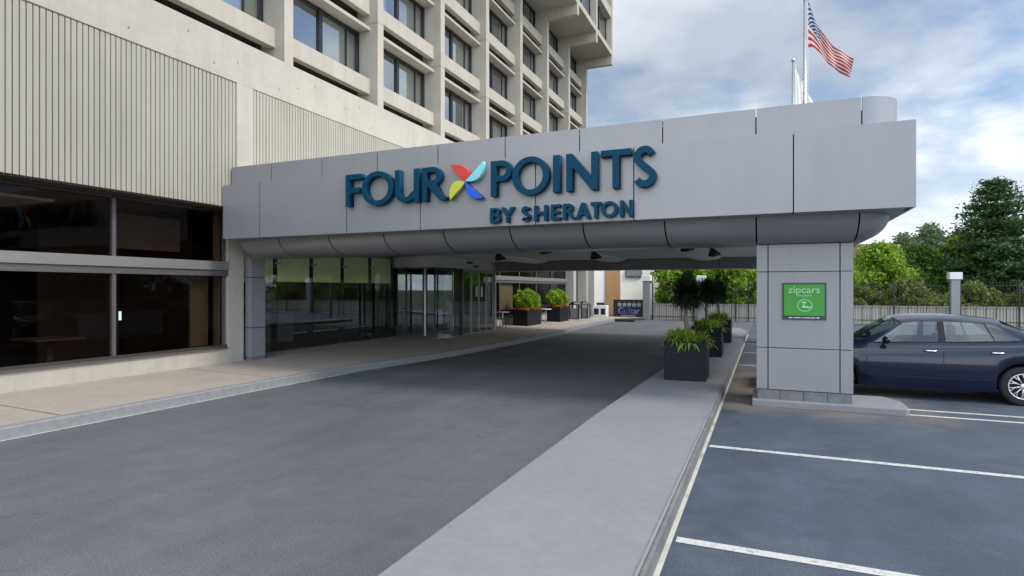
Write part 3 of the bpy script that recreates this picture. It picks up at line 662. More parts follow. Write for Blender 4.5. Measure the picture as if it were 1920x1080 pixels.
# vestibule with sliding door
XV = -10.46
VB = MB().box(-12.4, XV+.12, 18.9, 22.5, 2.66, 3.03).build('vestibule_band', M['bandm'], HB)
SD = MB().box(XV-.06, XV+.04, 19.62, 22.32, 2.56, 2.66).build('sliding_door', M['steel'], HB)
MB().box(XV-.06, XV+.06, 19.62, 22.32, .14, .20).build('door_track', M['steel'], SD)
for a, b in ((19.64, 20.3), (20.34, 20.97), (20.99, 21.62), (21.66, 22.3)):
    o = MB().box(XV-.02, XV+.0, a, a+.035, .2, 2.56).box(XV-.02, XV, b-.035, b, .2, 2.56).build('door_leaf', M['steel'], SD)
    MB().quad((XV-.01, a+.035, .2), (XV-.01, b-.035, .2), (XV-.01, b-.035, 2.56), (XV-.01, a+.035, 2.56)).build('glass_pane', M['glass_clear'], o)
m = MB(); m.box(XV+.001, XV+.01, 20.68, 20.82, 1.6, 2.0); m.box(XV+.001, XV+.01, 21.14, 21.28, 1.6, 2.0); m.build('door_sign_plate', M['white'], SD)
MB().box(XV-.05, XV+.02, 19.44, 19.62, .14, 2.66).build('black_post', M['black'], HB); MB().box(XV-.1, XV+.05, 22.36, 22.5, .14, 2.66).build('end_post', M['steel'], HB)
MB().box(XV-.08, XV, 22.30, 22.36, .14, 2.66).build('black_post', M['black'], HB)
MB().quad((XV-.02, 18.95, .2), (XV-.02, 19.44, .2), (XV-.02, 19.44, 2.66), (XV-.02, 18.95, 2.66)).build('side_light', M['glass_clear'], HB)
MB().tube([(XV+.02, 18.93, .14), (XV+.02, 18.93, 2.66)], .03).build('silver_post', M['steel'], HB)
MB().box(-12.4, XV-.1, 22.42, 22.5, .14, 2.66).build('vestibule_side', M['bronze'], HB)
m = MB(); m.box(XV+.13, XV+.2, 20.3, 20.55, 2.74, 2.8); m.box(XV+.125, XV+.17, 19.7, 20.1, 2.86, 2.93); m.build('door_sensor', M['black'], HB)
# ---------------- tower
XF, XB, XP = XC-.02, -11.27, -11.72
FYs = [3.52+3.833*k for k in range(10)]     # 3.52 ... 38.02
m = MB(); m.box(-24, -11.95, 3.4, 38.4, 7.5, 31); m.box(-24, -11.9, 38.3, 38.42, 0, 31); m.build('tower_core', M['fin'], HB)
ZO = 16.65; XO = -9.25; Hs = 2.46
for y in FYs:
    f = MB(); f.box(-11.94, XF, y, y+.30, 7.45, ZO); f.box(-11.94, XO, y, y+.30, ZO, 31)
    o = f.build('fin', M['fin'], HB, bevel=.012)
    j = MB()
    for k in range(1, 5):
        z = 7.66+Hs*k
        if z < ZO-.4: j.box(-11.7, XF+.002, y-.002, y+.302, z, z+.012)
    j.build('fin_joint', M['groove'], o)
for y in FYs[:-1]:
    a, b = y+.30, y+3.833
    for k in range(4):
        zb = 7.94+Hs*k
        MB().box(XB-.22, XB, a, b, zb, zb+.48).build('spandrel_beam', M['fin'], HB, bevel=.01)
        if k < 3:
            MB().prism_ax([(XP, zb+2.0), (XB+.02, zb+1.97), (XB+.02, zb+2.07), (XP, zb+2.09)], a, b, 'y').build('sun_ledge', M['fin'], HB)
        top = zb+1.97 if k < 3 else 17.2
        w = MB(); w.box(XP-.05, XP+.05, a, a+.09, zb+.3, top); w.box(XP-.05, XP+.05, b-.1, b, zb+.3, top); w.box(XP-.05, XP+.06, a+1.72, a+1.86, zb+.3, top); w.box(XP-.05, XP+.04, a+.09, b-.1, top-.1, top); w.box(XP-.04, XP+.03, b-.60, b-.57, zb+.3, top-.1)
        w = w.build('window_frame', M['black'], HB)
        MB().quad((XP, a+.09, zb+.3), (XP, b-.1, zb+.3), (XP, b-.1, top-.1), (XP, a+.09, top-.1)).build('window_pane', M['glass_tower'], w)
        # transom strip between ledge and next beam
        MB().quad((XP-.02, a, zb-.5), (XP-.02, b, zb-.5), (XP-.02, b, zb+.3), (XP-.02, a, zb+.3)).build('transom', M['glass_trans'], HB)
    MB().box(-11.945, -11.93, a+.01, b-.01, 7.5, ZO+.5).build('room_backing', M['dark_int'], HB)  # dark sheet over the pale core, standing in for unlit rooms
    for k in range(4):
        zb = 7.94+Hs*k; w0 = random.choice((.35, .6, .9, 1.3)); w1 = random.choice((.5, .95, 1.5, 1.75))
        P = []
        for (c0, c1) in ((a+.05, a+.05+w0), (b-.05-w1, b-.05)):
            q = MB(); rows = []
            for i in range(int((c1-c0)/.06)+1): yy = c0+i*.06; rows.append([(-11.84+.025*(i % 2), yy, zb+.35), (-11.84+.025*(i % 2), yy, zb+2.0)])
            q.grid(rows).build('curtain', M['curtain'], HB)
    # overhanging storeys
    MB().box(-11.9, XO-.0, a, b, ZO+.58, ZO+.9).build('overhang_soffit', M['fin'], HB)
    for k in range(4):
        zb = ZO+.9+Hs*k*1.12
        MB().box(XO-.45, XO-.04, a, b, zb+2.15, zb+2.75).build('overhang_beam', M['fin'], HB)
        w = MB(); w.box(XO-.45, XO-.38, a, a+.1, zb, zb+2.15); w.box(XO-.45, XO-.38, b-.1, b, zb, zb+2.15); w.box(XO-.45, XO-.37, a+1.7, a+1.86, zb, zb+2.15); w.box(XO-.45, XO-.36, a+.1, b-.1, zb, zb+.2)
        w = w.build('window_frame', M['black'], HB)
        MB().quad((XO-.41, a, zb), (XO-.41, b, zb), (XO-.41, b, zb+2.15), (XO-.41, a, zb+2.15)).build('window_pane', M['glass_tower'], w)
# ------------------------------------------------------------------ planters on the island
def leaves_strap(C, n, L, w, droop, up=(0.2, 1.2), seg=4):
    """arching strap leaves growing from C; returns V,F (quads)"""
    V = []; F = []
    for i in range(n):
        a = random.uniform(0, 2*PI); e = random.uniform(*up); l = L*random.uniform(.65, 1.1)
        p = Vector(C)+Vector((random.uniform(-.03, .03), random.uniform(-.03, .03), 0)); d = Vector((math.cos(a)*math.cos(e), math.sin(a)*math.cos(e), math.sin(e)))
        side = Vector((-math.sin(a), math.cos(a), 0)); st = l/seg; b = len(V)
        for s_ in range(seg+1):
            ww = w*(1-(s_/seg)**1.5)*.5+.002
            V += [tuple(p-side*ww), tuple(p+side*ww)]
            p = p+d*st; d = (d+Vector((0, 0, -droop/seg))).normalized()
        for s_ in range(seg): F.append((b+2*s_, b+2*s_+1, b+2*s_+3, b+2*s_+2))
    return V, F
def planter(x0, x1, y0, y1, z0, z1, name, label, grp):
    t = empty(name, ((x0+x1)/2, (y0+y1)/2, z0), label, 'planter', grp)
    m = MB(); m.box(x0, x1, y0, y1, z0, z1-.09)
    m.box(x0, x0+.04, y0, y1, z1-.09, z1); m.box(x1-.04, x1, y0, y1, z1-.09, z1); m.box(x0+.04, x1-.04, y0, y0+.04, z1-.09, z1); m.box(x0+.04, x1-.04, y1-.04, y1, z1-.09, z1)
    m.build('box', M['planter'], t, bevel=.008)
    MB().box(x0+.041, x1-.041, y0+.041, y1-.041, z1-.088, z1-.03).build('soil', M['soil'], t)
    return t
def islplant(yc, lab, h=1.0, seed=0):
    random.seed(seed); x0, x1 = -1.80, -1.03; y0 = yc; y1 = yc+.78
    cx, cy = -1.415, yc+.39
    planter(x0, x1, y0, y1, .15, .90, 'square_planter', lab[0], 'black planters along the driveway island')
    t = empty('dracaena_plant', (cx, cy, .87), lab[1], 'plant', 'spiky plants in the island planters')
    pts = [(cx+.03, cy, .85), (cx+.0, cy+.01, 1.1), (cx-.03, cy, 1.35), (cx+.01, cy, 1.62+.1*h)]
    MB().tube(pts, [.06, .045, .04, .035], 8).build('trunk', M['trunkpale'], t, smooth=True)
    V = []; F = []
    for (dx, dy, dz, n) in ((0, 0, 1.76, 330), (.09, .05, 1.70, 190), (-.09, .02, 1.72, 190), (.02, -.08, 1.78, 170)):
        v, f = leaves_strap((cx+dx, cy+dy, dz*1+.05*h), n, .46, .036, .5, (-.8, 1.35)); b = len(V); V += v; F += [tuple(q+b for q in ff) for ff in f]
    mb = MB(); mb.v = V; mb.f = F; mb.build('spiky_head', M['leaf_spike'], t)
    t2 = empty('fern_undergrowth', (cx, cy, .87), lab[2], 'plant', 'ferns spilling from the island planters')
    V = []; F = []
    for k in range(22):
        px = x0+.1+(x1-x0-.2)*random.random(); py = y0+.08+(y1-y0-.2)*random.random()
        v, f = leaves_strap((px, py, .86), 36, .38, .055, 1.5, (.05, 1.3)); b = len(V); V += v; F += [tuple(q+b for q in ff) for ff in f]
    mb = MB(); mb.v = V; mb.f = F; mb.build('fronds', M['leaf_fern'], t2)
islplant(11.6, ('large black cube planter nearest the camera on the island', 'spiky dark dracaena on a pale trunk in the nearest island planter', 'bright green fern fronds spilling over the nearest island planter'), 1, 1)
islplant(15.95, ('black cube planter in the middle of the three on the island', 'spiky dark dracaena in the middle island planter', 'green fern fronds in the middle island planter'), .9, 2)
islplant(20.3, ('black cube planter farthest along the island', 'spiky dark dracaena in the farthest island planter', 'green fern fronds in the farthest island planter'), .8, 3)
# sidewalk planters
random.seed(11)
def shrub(cx, cy, z, rx, ry, rz, lab, n=2600):
    t = empty('round_shrub', (cx, cy, z), lab, 'shrub', 'lime green shrubs in the sidewalk planters')
    MB().tube([(cx, cy, z-.05), (cx, cy, z+.3)], .025).build('stem', M['bark'], t)
    P = rng.normal(size=(n, 3)); P /= np.linalg.norm(P, axis=1)[:, None]; P *= rng.uniform(.55, 1, n)[:, None]**.5
    bump = 1+.18*np.sin(P[:, 0]*7+cx)*np.cos(P[:, 1]*6+P[:, 2]*5); P *= bump[:, None]
    P = P*np.array([rx, ry, rz])+np.array([cx, cy, z+rz*.95])
    V, F = cards(P, .06); npmesh('foliage', V, F, M['leaf_lime'], t)
def flowers(x0, x1, y0, y1, z, lab):
    n = 900; P = np.stack([rng.uniform(x0, x1, n), rng.uniform(y0, y1, n), z+rng.uniform(0, .12, n)], 1)
    V, F = cards(P, .04); o = npmesh('flower_bed', V, F, M['flower'])
    tag(o, lab, 'flowers', 'orange flowers in the sidewalk planters')
planter(-10.9, -10.15, 25.4, 27.2, .15, .93, 'sidewalk_planter', 'long black planter on the sidewalk closest to the sliding doors', 'black planters on the sidewalk')
shrub(-10.5, 26.2, .9, .62, .75, .50, 'lime green shrub in the sidewalk planter closest to the doors')
flowers(-10.9, -10.12, 25.4, 27.2, .9, 'orange flowers edging the sidewalk planter closest to the doors')
planter(-10.62, -9.88, 29.3, 30.8, .15, .97, 'sidewalk_planter', 'black planter on the sidewalk beside the litter bins', 'black planters on the sidewalk')
shrub(-10.25, 29.95, .93, .58, .7, .48, 'lime green shrub in the planter beside the litter bins')
flowers(-10.62, -9.85, 29.3, 30.8, .93, 'orange flowers edging the planter beside the litter bins')
# cafe furniture
def chair(x, y, rz, lab):
    t = empty('bistro_chair', (x, y, .16), lab, 'chair', 'metal bistro chairs')
    m = MB(); m.lathe([(0, .58), (.2, .58), (.2, .61), (0, .61)], (x, y, 0), k=16); m.build('seat', M['black'], t)
    m = MB()
    for a in range(4):
        an = R(45+90*a); m.tube([(x+.17*math.cos(an), y+.17*math.sin(an), .59), (x+.22*math.cos(an), y+.22*math.sin(an), .16)], .012, 6)
    m.build('leg_frame', M['black'], t)
    m = MB(); ca, sa = math.cos(rz), math.sin(rz)
    pts = [(x+ca*.19-sa*.17, y+sa*.19+ca*.17, .6), (x+ca*.25-sa*.15, y+sa*.25+ca*.15, 1.0), (x+ca*.25+sa*.15, y+sa*.25-ca*.15, 1.0), (x+ca*.19+sa*.17, y+sa*.19-ca*.17, .6)]
    m.tube(pts, .012, 6); m.tube([(x+ca*.22-sa*.16, y+sa*.22+ca*.16, .85), (x+ca*.22+sa*.16, y+sa*.22-ca*.16, .85)], .012, 6); m.build('backrest', M['black'], t)
def table(x, y, lab):
    t = empty('round_cafe_table', (x, y, .16), lab, 'table', 'round white cafe tables')
    MB().lathe([(0, .86), (.3, .86), (.3, .885), (0, .89)], (x, y, 0), k=24).build('table_top', M['white'], t)
    MB().tube([(x, y, .16), (x, y, .86)], .03).build('pedestal', M['steel'], t)
    MB().lathe([(0, .19), (.2, .17), (.2, .16), (0, .16)], (x, y, 0), k=16).build('base', M['steel'], t)
table(-10.75, 23.9, 'round white cafe table beside the sliding doors'); chair(-10.55, 23.3, -2.2, 'black bistro chair in front of the cafe table by the sliding doors'); chair(-10.95, 24.6, 1.6, 'black bistro chair between the cafe table and the first sidewalk planter')
table(-10.35, 28.4, 'round white cafe table between the two sidewalk planters'); chair(-10.8, 28.6, 2.6, 'black bistro chair against the window between the sidewalk planters')
def bin_(x, y, lab):
    t = empty('litter_bin', (x, y, .16), lab, 'bin', 'litter bins by the pilaster')
    MB().box(x-.24, x+.24, y-.24, y+.24, .2, .78).build('bin_body', M['poly'], t, bevel=.01)
    m = MB()
    for sx in (-.27, .27):
        for sy in (-.27, .27): m.box(x+sx-.03, x+sx+.03, y+sy-.03, y+sy+.03, .16, 1.0)
    m.build('corner_post', M['black'], t)
    MB().lathe([(.38, .98), (.38, 1.03), (.26, 1.14), (.05, 1.2), (0, 1.2)], (x, y, 0), k=4).build('lid', M['black'], t)
bin_(-10.05, 32.6, 'black litter bin with domed lid beside the second sidewalk planter'); bin_(-9.85, 33.7, 'black litter bin standing behind the other bin')
t = empty('white_utility_cabinet', (-9.55, 36.2, .15), 'white utility cabinet with dark vents below the orange brick panel', 'cabinet')
MB().box(-10.0, -9.1, 36.1, 36.6, .15, .88).build('cabinet_body', M['white'], t, bevel=.03)
m = MB(); m.box(-9.92, -9.62, 36.08, 36.098, .3, .68); m.box(-9.48, -9.2, 36.08, 36.098, .3, .68); m.build('vent', M['black'], t)
tag(MB().box(-9.8, -9.3, 36.25, 36.45, .88, 1.05).build('crate', M['bronze'], bevel=.01), 'small brown crate lying on the white utility cabinet', 'crate')
tag(MB().box(-8.05, -6.95, 33.9, 34.2, 0, .11).build('wheel_stop', M['rubber'], bevel=.03), 'black rubber wheel stop on the drive in front of the banner', 'wheel stop')
# banner fence
bn = empty('banner_fence', (-7.6, 36.6, 0), 'black fence banner with grey stars and blue lettering beside the gate pillar', 'banner')
MB().box(-8.75, -6.95, 36.6, 36.64, .12, 1.18).build('banner_cloth', M['mural'], bn)
for k in range(5):
    cx = -8.40+k*.30; p = []
    for i in range(10):
        a = R(90+36*i); r_ = .19 if i % 2 == 0 else .085; p.append((cx+r_*math.cos(a), .93+r_*math.sin(a)))
    outline_mesh('star', [p], .01, M['mstar'], bn, 36.59-.002*k, 0)
text_mesh('lettering', 'Guitar', .56, .02, M['mpink'], bn, -7.83, .52, 36.575, 1.3)
text_mesh('lettering', 'Guitar', .50, .02, M['mblue'], bn, -7.83, .52, 36.55, 1.22)
MB().box(-8.3, -7.4, 36.57, 36.59, .2, .27).build('underline', M['mred'], bn)
m = MB()
for x in (-8.78, -6.92): m.box(x-.03, x+.03, 36.64, 36.7, 0, 1.25)
m.box(-8.78, -6.92, 36.645, 36.69, 1.18, 1.24); m.build('frame', M['black'], bn)
# ------------------------------------------------------------------ perimeter: low wall, iron fence, pillars
tag(MB().box(-6.4, 28.4, 37.15, 37.4, -.02, .93).box(-6.4, 28.42, 37.1, 37.45, .93, .99).build('boundary_wall', M['fencewall']), 'low cream boundary wall behind the black iron railings across the lot', 'wall')
tag(MB().box(28.15, 28.4, -14, 37.1, -.02, .93).box(28.1, 28.45, -14, 37.1, .93, .99).build('side_boundary_wall', M['fencewall']), 'low cream boundary wall along the right side of the lot', 'wall')
def railing(name, p0, p1, lab, cat='fence', h=2.3, post=2.4):
    t = empty(name, (p0[0], p0[1], 0), lab, cat, 'black iron railings')
    d = Vector((p1[0]-p0[0], p1[1]-p0[1], 0)); L = d.length; d.normalize(); m = MB(); w = .012
    n = int(L/.135)
    def bx(s0, s1, th, z0, z1, mb):
        a = Vector((p0[0], p0[1], 0))+d*s0; b = Vector((p0[0], p0[1], 0))+d*s1; q = Vector((-d.y, d.x, 0))*th
        mb.box(min(a.x, b.x)-abs(q.x), max(a.x, b.x)+abs(q.x), min(a.y, b.y)-abs(q.y), max(a.y, b.y)+abs(q.y), z0, z1)
    for i in range(n): bx(i*.135, i*.135+.016, .008, .12, h, m)
    m.build('pickets', M['black'], t); tag(t.children[0], kind='stuff')
    m = MB(); bx(0, L, .02, h-.25, h-.21, m); bx(0, L, .02, .2, .24, m); bx(0, L, .02, 1.0, 1.03, m); m.build('rail', M['black'], t)
    k = 0; s0 = 0
    while s0 <= L+.01:
        m = MB(); bx(s0-.035, s0+.035, .035, 0, h+.1, m); m.build('post', M['black'], t); s0 += post
railing('iron_railing', (-6.4, 36.85), (-.9, 36.85), 'black iron railing between the gate pillar and the hidden pillar', h=1.0 if 0 else 2.2)
railing('iron_railing', (-.9, 36.85), (8.6, 36.85), 'black iron railing left of the white capped pillar above the car')
railing('iron_railing', (9.2, 36.85), (28, 36.85), 'black iron railing right of the white capped pillar above the car')
def pillar(x, y, lab, h=2.62):
    t = empty('gate_pillar', (x, y, 0), lab, 'pillar', 'white capped pillars')
    MB().box(x-.19, x+.19, y-.19, y+.19, 0, h-.36).build('shaft', M['panel'], t, bevel=.01)
    MB().box(x-.21, x-.192, y-.15, y+.15, 0, h-.36).build('side_strip', M['poly'], t)
    MB().box(x-.27, x+.27, y-.27, y+.27, h-.36, h).build('cap', M['white'], t, bevel=.02)
pillar(-6.72, 36.6, 'grey gate pillar with white cap beside the black banner', 2.75)
pillar(-3.5, 36.5, 'white capped pillar seen behind the island palms', 2.7)
pillar(8.87, 36.5, 'white capped pillar rising behind the parked car', 2.75)
pillar(27.8, 36.5, 'white capped pillar at the far right corner of the lot', 2.75)
# small signs on railing
tag(MB().box(-5.0, -4.3, 36.75, 36.79, 1.35, 1.55).box(-4.68, -4.62, 36.76, 36.8, 0, 1.5).build('blue_sign', M['mblue']), 'small blue sign on the iron railing left of the palms', 'sign')
# a lamp pillar near the side wall (seen in window reflection)
pillar(27.7, 20, 'white capped pillar along the right side wall')
railing('iron_railing', (27.9, 2), (27.9, 36), 'black iron railing along the right side of the lot', post=3.0)
# ------------------------------------------------------------------ neighbouring buildings
nb = empty('cream_building', (-10, 44, 0), 'cream stucco building with an orange brick panel beyond the lot', 'building')
MB().box(-12.5, -3.0, 42, 52, 0, 7.2).build('wall', M['stucco'], nb)
MB().box(-11.68, -10.62, 41.9, 42.0, 0, 7.0).build('brick_panel', M['orange'], nb)
MB().box(-10.25, -9.0, 41.8, 42.0, 2.75, 3.35).build('wall_lamp_box', M['poly'], nb, bevel=.1)
MB().box(-12.6, -2.9, 41.9, 52.1, 7.2, 7.45).build('roof_edge', M['poly'], nb)
bb = empty('brick_building', (15.8, 110, 0), 'red brick building far behind the trees right of the canopy', 'building')
MB().box(13, 18.6, 110, 125, 0, 8.9).build('wall', M['brick'], bb)
m = MB()
for k in range(2):
    for z in (2, 5.6): m.box(14+k*2.2, 15.2+k*2.2, 109.95, 110.0, z, z+1.7)
m.build('window', M['glass_trans'], bb); MB().box(12.8, 18.8, 109.8, 125.2, 8.9, 9.2).build('roof', M['poly'], bb)
nb.rotation_euler.z = R(28)
# ------------------------------------------------------------------ flags
def flagpole(x, y, h, lab):
    t = empty('flagpole', (x, y, 0), lab, 'flagpole', 'flagpoles behind the canopy')
    MB().tube([(x, y, 0), (x, y, h*.5), (x, y, h)], [.085, .075, .05], 14).build('pole', M['white'] if 0 else M['steel'], t, smooth=True)
    prof = [(.0, .22), (.06, .18), (.085, .1), (.06, .03), (0, 0)]
    MB().lathe(prof, (x, y, h), k=12).build('finial', M['steel'], t, smooth=True)
    MB().tube([(x+.1, y, 1.2), (x+.1, y, h-.1)], .008, 5).build('halyard', M['white'], t)
flagpole(1.36, 24.6, 12.7, 'tall flagpole carrying the striped flag behind the canopy')
flagpole(1.17, 29.9, 12.3, 'shorter looking flagpole with the furled white flag')
def flag(top, bot, y0, amp, mat, name, lab, nu=60, nv=20):
    def ev(P, t):
        k = t*(len(P)-1); i = min(int(k), len(P)-2); f = k-i
        p0 = P[max(i-1, 0)]; p1 = P[i]; p2 = P[i+1]; p3 = P[min(i+2, len(P)-1)]
        return tuple(.5*((2*p1[c])+(-p0[c]+p2[c])*f+(2*p0[c]-5*p1[c]+4*p2[c]-p3[c])*f*f+(-p0[c]+3*p1[c]-3*p2[c]+p3[c])*f**3) for c in (0, 1))
    V = []; F = []; uv = []
    for i in range(nu+1):
        u = i/nu; a = ev(top, u); b = ev(bot, u)
        for j in range(nv+1):
            v = j/nv; V.append((a[0]+(b[0]-a[0])*v, y0+amp*u*(math.sin(u*11+v*3.5)+.5*math.sin(u*23-v*5))+.5*u, a[1]+(b[1]-a[1])*v)); uv.append((u, 1-v))
    for i in range(nu):
        for j in range(nv): F.append((i*(nv+1)+j, (i+1)*(nv+1)+j, (i+1)*(nv+1)+j+1, i*(nv+1)+j+1))
    me = bpy.data.meshes.new(name); me.from_pydata(V, [], F); me.materials.append(mat); ul = me.uv_layers.new(name='UVMap')
    for lp in me.loops: ul.data[lp.index].uv = uv[lp.vertex_index]
    me.polygons.foreach_set('use_smooth', [True]*len(me.polygons))
    o = bpy.data.objects.new(name, me); COL.objects.link(o); return tag(o, lab, 'flag')
def flag_mat():
    m, nt, b = nmat('stars_and_stripes_cloth'); N = nt.nodes; L = nt.links
    def math_(op, a, b_=None, c=None):
        n = N.new('ShaderNodeMath'); n.operation = op
        for i, x in enumerate((a, b_, c)):
            if x is None: continue
            if isinstance(x, (int, float)): n.inputs[i].default_value = x
            else: L.new(x, n.inputs[i])
        return n.outputs[0]
    uvn = N.new('ShaderNodeUVMap'); uvn.uv_map = 'UVMap'; sp = N.new('ShaderNodeSeparateXYZ'); L.new(uvn.outputs[0], sp.inputs[0]); u, v = sp.outputs['X'], sp.outputs['Y']
    st = math_('FLOOR', math_('MULTIPLY', v, 13)); odd = math_('MODULO', st, 2)
    mx = N.new('ShaderNodeMix'); mx.data_type = 'RGBA'; mx.inputs['A'].default_value = (.30, .004, .010, 1); mx.inputs['B'].default_value = (.50, .42, .38, 1)
    L.new(odd, mx.inputs['Factor'])
    can = math_('MULTIPLY', math_('LESS_THAN', u, .40), math_('GREATER_THAN', v, 6/13))
    cu = math_('DIVIDE', u, .4); cv = math_('DIVIDE', math_('SUBTRACT', v, 6/13), 7/13)
    def stars(nu, nv, ou, ov):
        a = math_('SUBTRACT', math_('FRACT', math_('ADD', math_('MULTIPLY', cu, nu), ou)), .5); b2 = math_('SUBTRACT', math_('FRACT', math_('ADD', math_('MULTIPLY', cv, nv), ov)), .5)
        return math_('LESS_THAN', math_('ADD', math_('MULTIPLY', a, a), math_('MULTIPLY', b2, b2)), .034)
    s = math_('MAXIMUM', stars(6, 5, 0, 0), stars(6, 5, .5, .5))
    m2 = N.new('ShaderNodeMix'); m2.data_type = 'RGBA'; m2.inputs['A'].default_value = (.006, .014, .09, 1); m2.inputs['B'].default_value = (.7, .7, .72, 1); L.new(s, m2.inputs['Factor'])
    m3 = N.new('ShaderNodeMix'); m3.data_type = 'RGBA'; L.new(can, m3.inputs['Factor']); L.new(mx.outputs['Result'], m3.inputs['A']); L.new(m2.outputs['Result'], m3.inputs['B'])
    L.new(m3.outputs['Result'], b.inputs['Base Color']); b.inputs['Roughness'].default_value = .8
    tr = N.new('ShaderNodeBsdfTranslucent'); L.new(m3.outputs['Result'], tr.inputs[0]); ms = N.new('ShaderNodeMixShader'); ms.inputs[0].default_value = .05
    L.new(b.outputs[0], ms.inputs[1]); L.new(tr.outputs[0], ms.inputs[2]); L.new(ms.outputs[0], N['Material Output'].inputs['Surface'])
    return m
sc = 24.6/24
T = [(1.42, 12.55), (1.58, 12.0), (1.82, 11.40), (2.2, 10.86), (2.55, 10.55), (2.93, 10.20)]
B = [(1.42, 10.72), (1.62, 10.72), (1.88, 10.48), (2.12, 10.10), (2.42, 9.84), (2.84, 9.60)]
fx = lambda P: [(p[0]*sc, 1.9+(p[1]-1.9)*sc) for p in P]
flag(fx(T), fx(B), 24.6, .10, flag_mat(), 'striped_flag', 'red and white striped flag with a starred blue canton flying above the canopy')
flag([(1.25, 12.15), (1.42, 11.7), (1.7, 11.1), (2.15, 10.3)], [(1.25, 9.8), (1.4, 9.6), (1.7, 9.4), (2.1, 9.5)], 29.9, .12, surf('white_flag_cloth', (.6, .6, .57), .9, var=.05), 'white_flag', 'plain white flag drooping behind the canopy roof')

# ------------------------------------------------------------------ trees
def tree_proto(name, h, rw, mat, nclump, nleaf, lsize, seed, low=.25, label='', group=None, loc=(0, 0, 0)):
    r = np.random.default_rng(seed); t = empty(name, (0, 0, 0), label, 'tree', group)
    # limbs
    m = MB(); m.tube([(0, 0, -.1), (.05, 0, h*.2), (.0, .08, h*.45), (.05, 0, h*.8)], [h*.026, h*.021, h*.014, h*.004], 9)
    cl = []
    for k in range(nclump):
        z = h*(low+(1-low)*(k+.5)/nclump); f = (z/h-low)/(1-low); prof = math.sin(PI*min(1, max(0, f*.86+.16)))**.65
        a = k*2.4+r.uniform(-.5, .5); d = rw*prof*r.uniform(.45, .85); c = np.array([d*math.cos(a), d*math.sin(a), z*r.uniform(.95, 1.03)])
        cl.append((c, rw*r.uniform(.26, .44)))
        if k % 2 == 0: m.tube([(0, 0, max(h*.15, z-h*.22)), tuple(c*np.array([.5, .5, 1])-np.array([0, 0, h*.06])), tuple(c)], [h*.010, h*.007, h*.003], 6)
    m.build('trunk', M['bark'], t, smooth=True)
    P = []
    for c, s_ in cl:
        n = int(nleaf/nclump); q = r.normal(size=(n, 3)); q /= np.linalg.norm(q, axis=1)[:, None]; q *= (r.uniform(.25, 1, n)**.45)[:, None]
        q *= (1+.35*np.sin(q[:, 0]*5+c[0]*3)*np.sin(q[:, 1]*6+c[2]))[:, None]
        P.append(c+q*np.array([s_, s_, s_*.72]))
    P = np.concatenate(P); V, F = cards(P, lsize*(1+.35*(r.random(len(P))[:, None] < .25))); npmesh('crown', V, F, mat, t)
    t.location = loc; return t
def pine_proto(name, h, rw, seed, label, loc, group=None):
    r = np.random.default_rng(seed); t = empty(name, (0, 0, 0), label, 'tree', group)
    m = MB(); m.tube([(0, 0, -.1), (0, 0, h*.5), (.05, .05, h*.97)], [h*.022, h*.015, h*.004], 9); P = []; U = []
    z = h*.12
    while z < h*.97:
        f = z/h; L = rw*1.14*(1-f)**.68*r.uniform(.8, 1.1)*(1 if f > .2 else .8); nb = 6 if f < .8 else 4
        a0 = r.uniform(0, 6)
        for k in range(nb):
            a = a0+2*PI*k/nb+r.uniform(-.3, .3); l = L*r.uniform(.7, 1.12); e = np.array([l*math.cos(a), l*math.sin(a), z+l*r.uniform(.02, .22)])
            m.tube([(0, 0, z), tuple(e*np.array([.5, .5, 1])-np.array([0, 0, .05*l])), tuple(e)], [h*.006, h*.004, h*.0015], 5)
            for s_ in np.linspace(.3, 1, max(3, int(l/.42))):
                c = np.array([0, 0, z])+(e-np.array([0, 0, z]))*s_; n = 62
                q = r.normal(size=(n, 3))*np.array([.27, .27, .10])*(.8+.5*s_)*h/9; P.append(c+q+np.array([0, 0, .05]))
        z += h*.052*r.uniform(.8, 1.2)
    m.build('trunk', M['bark'], t, smooth=True)
    P = np.concatenate(P); V, F = cards(P, .085*h/9, 1.6, .3); npmesh('crown', V, F, M['leaf_pine'], t)
    t.location = loc; return t
maple = tree_proto('maple_tree', 6.0, 2.6, M['leaf_maple'], 34, 15000, .13, 3, .16, 'bright green maple beyond the railings just right of the canopy column', 'trees beyond the boundary wall', (6.6, 43, 0)); maple.scale = (.76, .76, .76)
mid = tree_proto('broadleaf_tree', 6.0, 2.6, M['leaf_mid'], 34, 14000, .13, 5, .14, 'dark mid green tree left of the white capped pillar', 'trees beyond the boundary wall', (9.3, 46.5, 0)); mid.scale = (.78, .78, .78)
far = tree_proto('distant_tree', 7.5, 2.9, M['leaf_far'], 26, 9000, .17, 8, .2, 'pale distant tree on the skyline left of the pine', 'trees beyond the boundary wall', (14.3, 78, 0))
bush = tree_proto('olive_bush', 2.3, 1.7, M['leaf_olive'], 14, 5200, .10, 9, .05, 'olive yellow bush behind the railings left of the white capped pillar', 'bushes behind the railings', (7.4, 39.2, 0))
G = 'trees beyond the boundary wall'
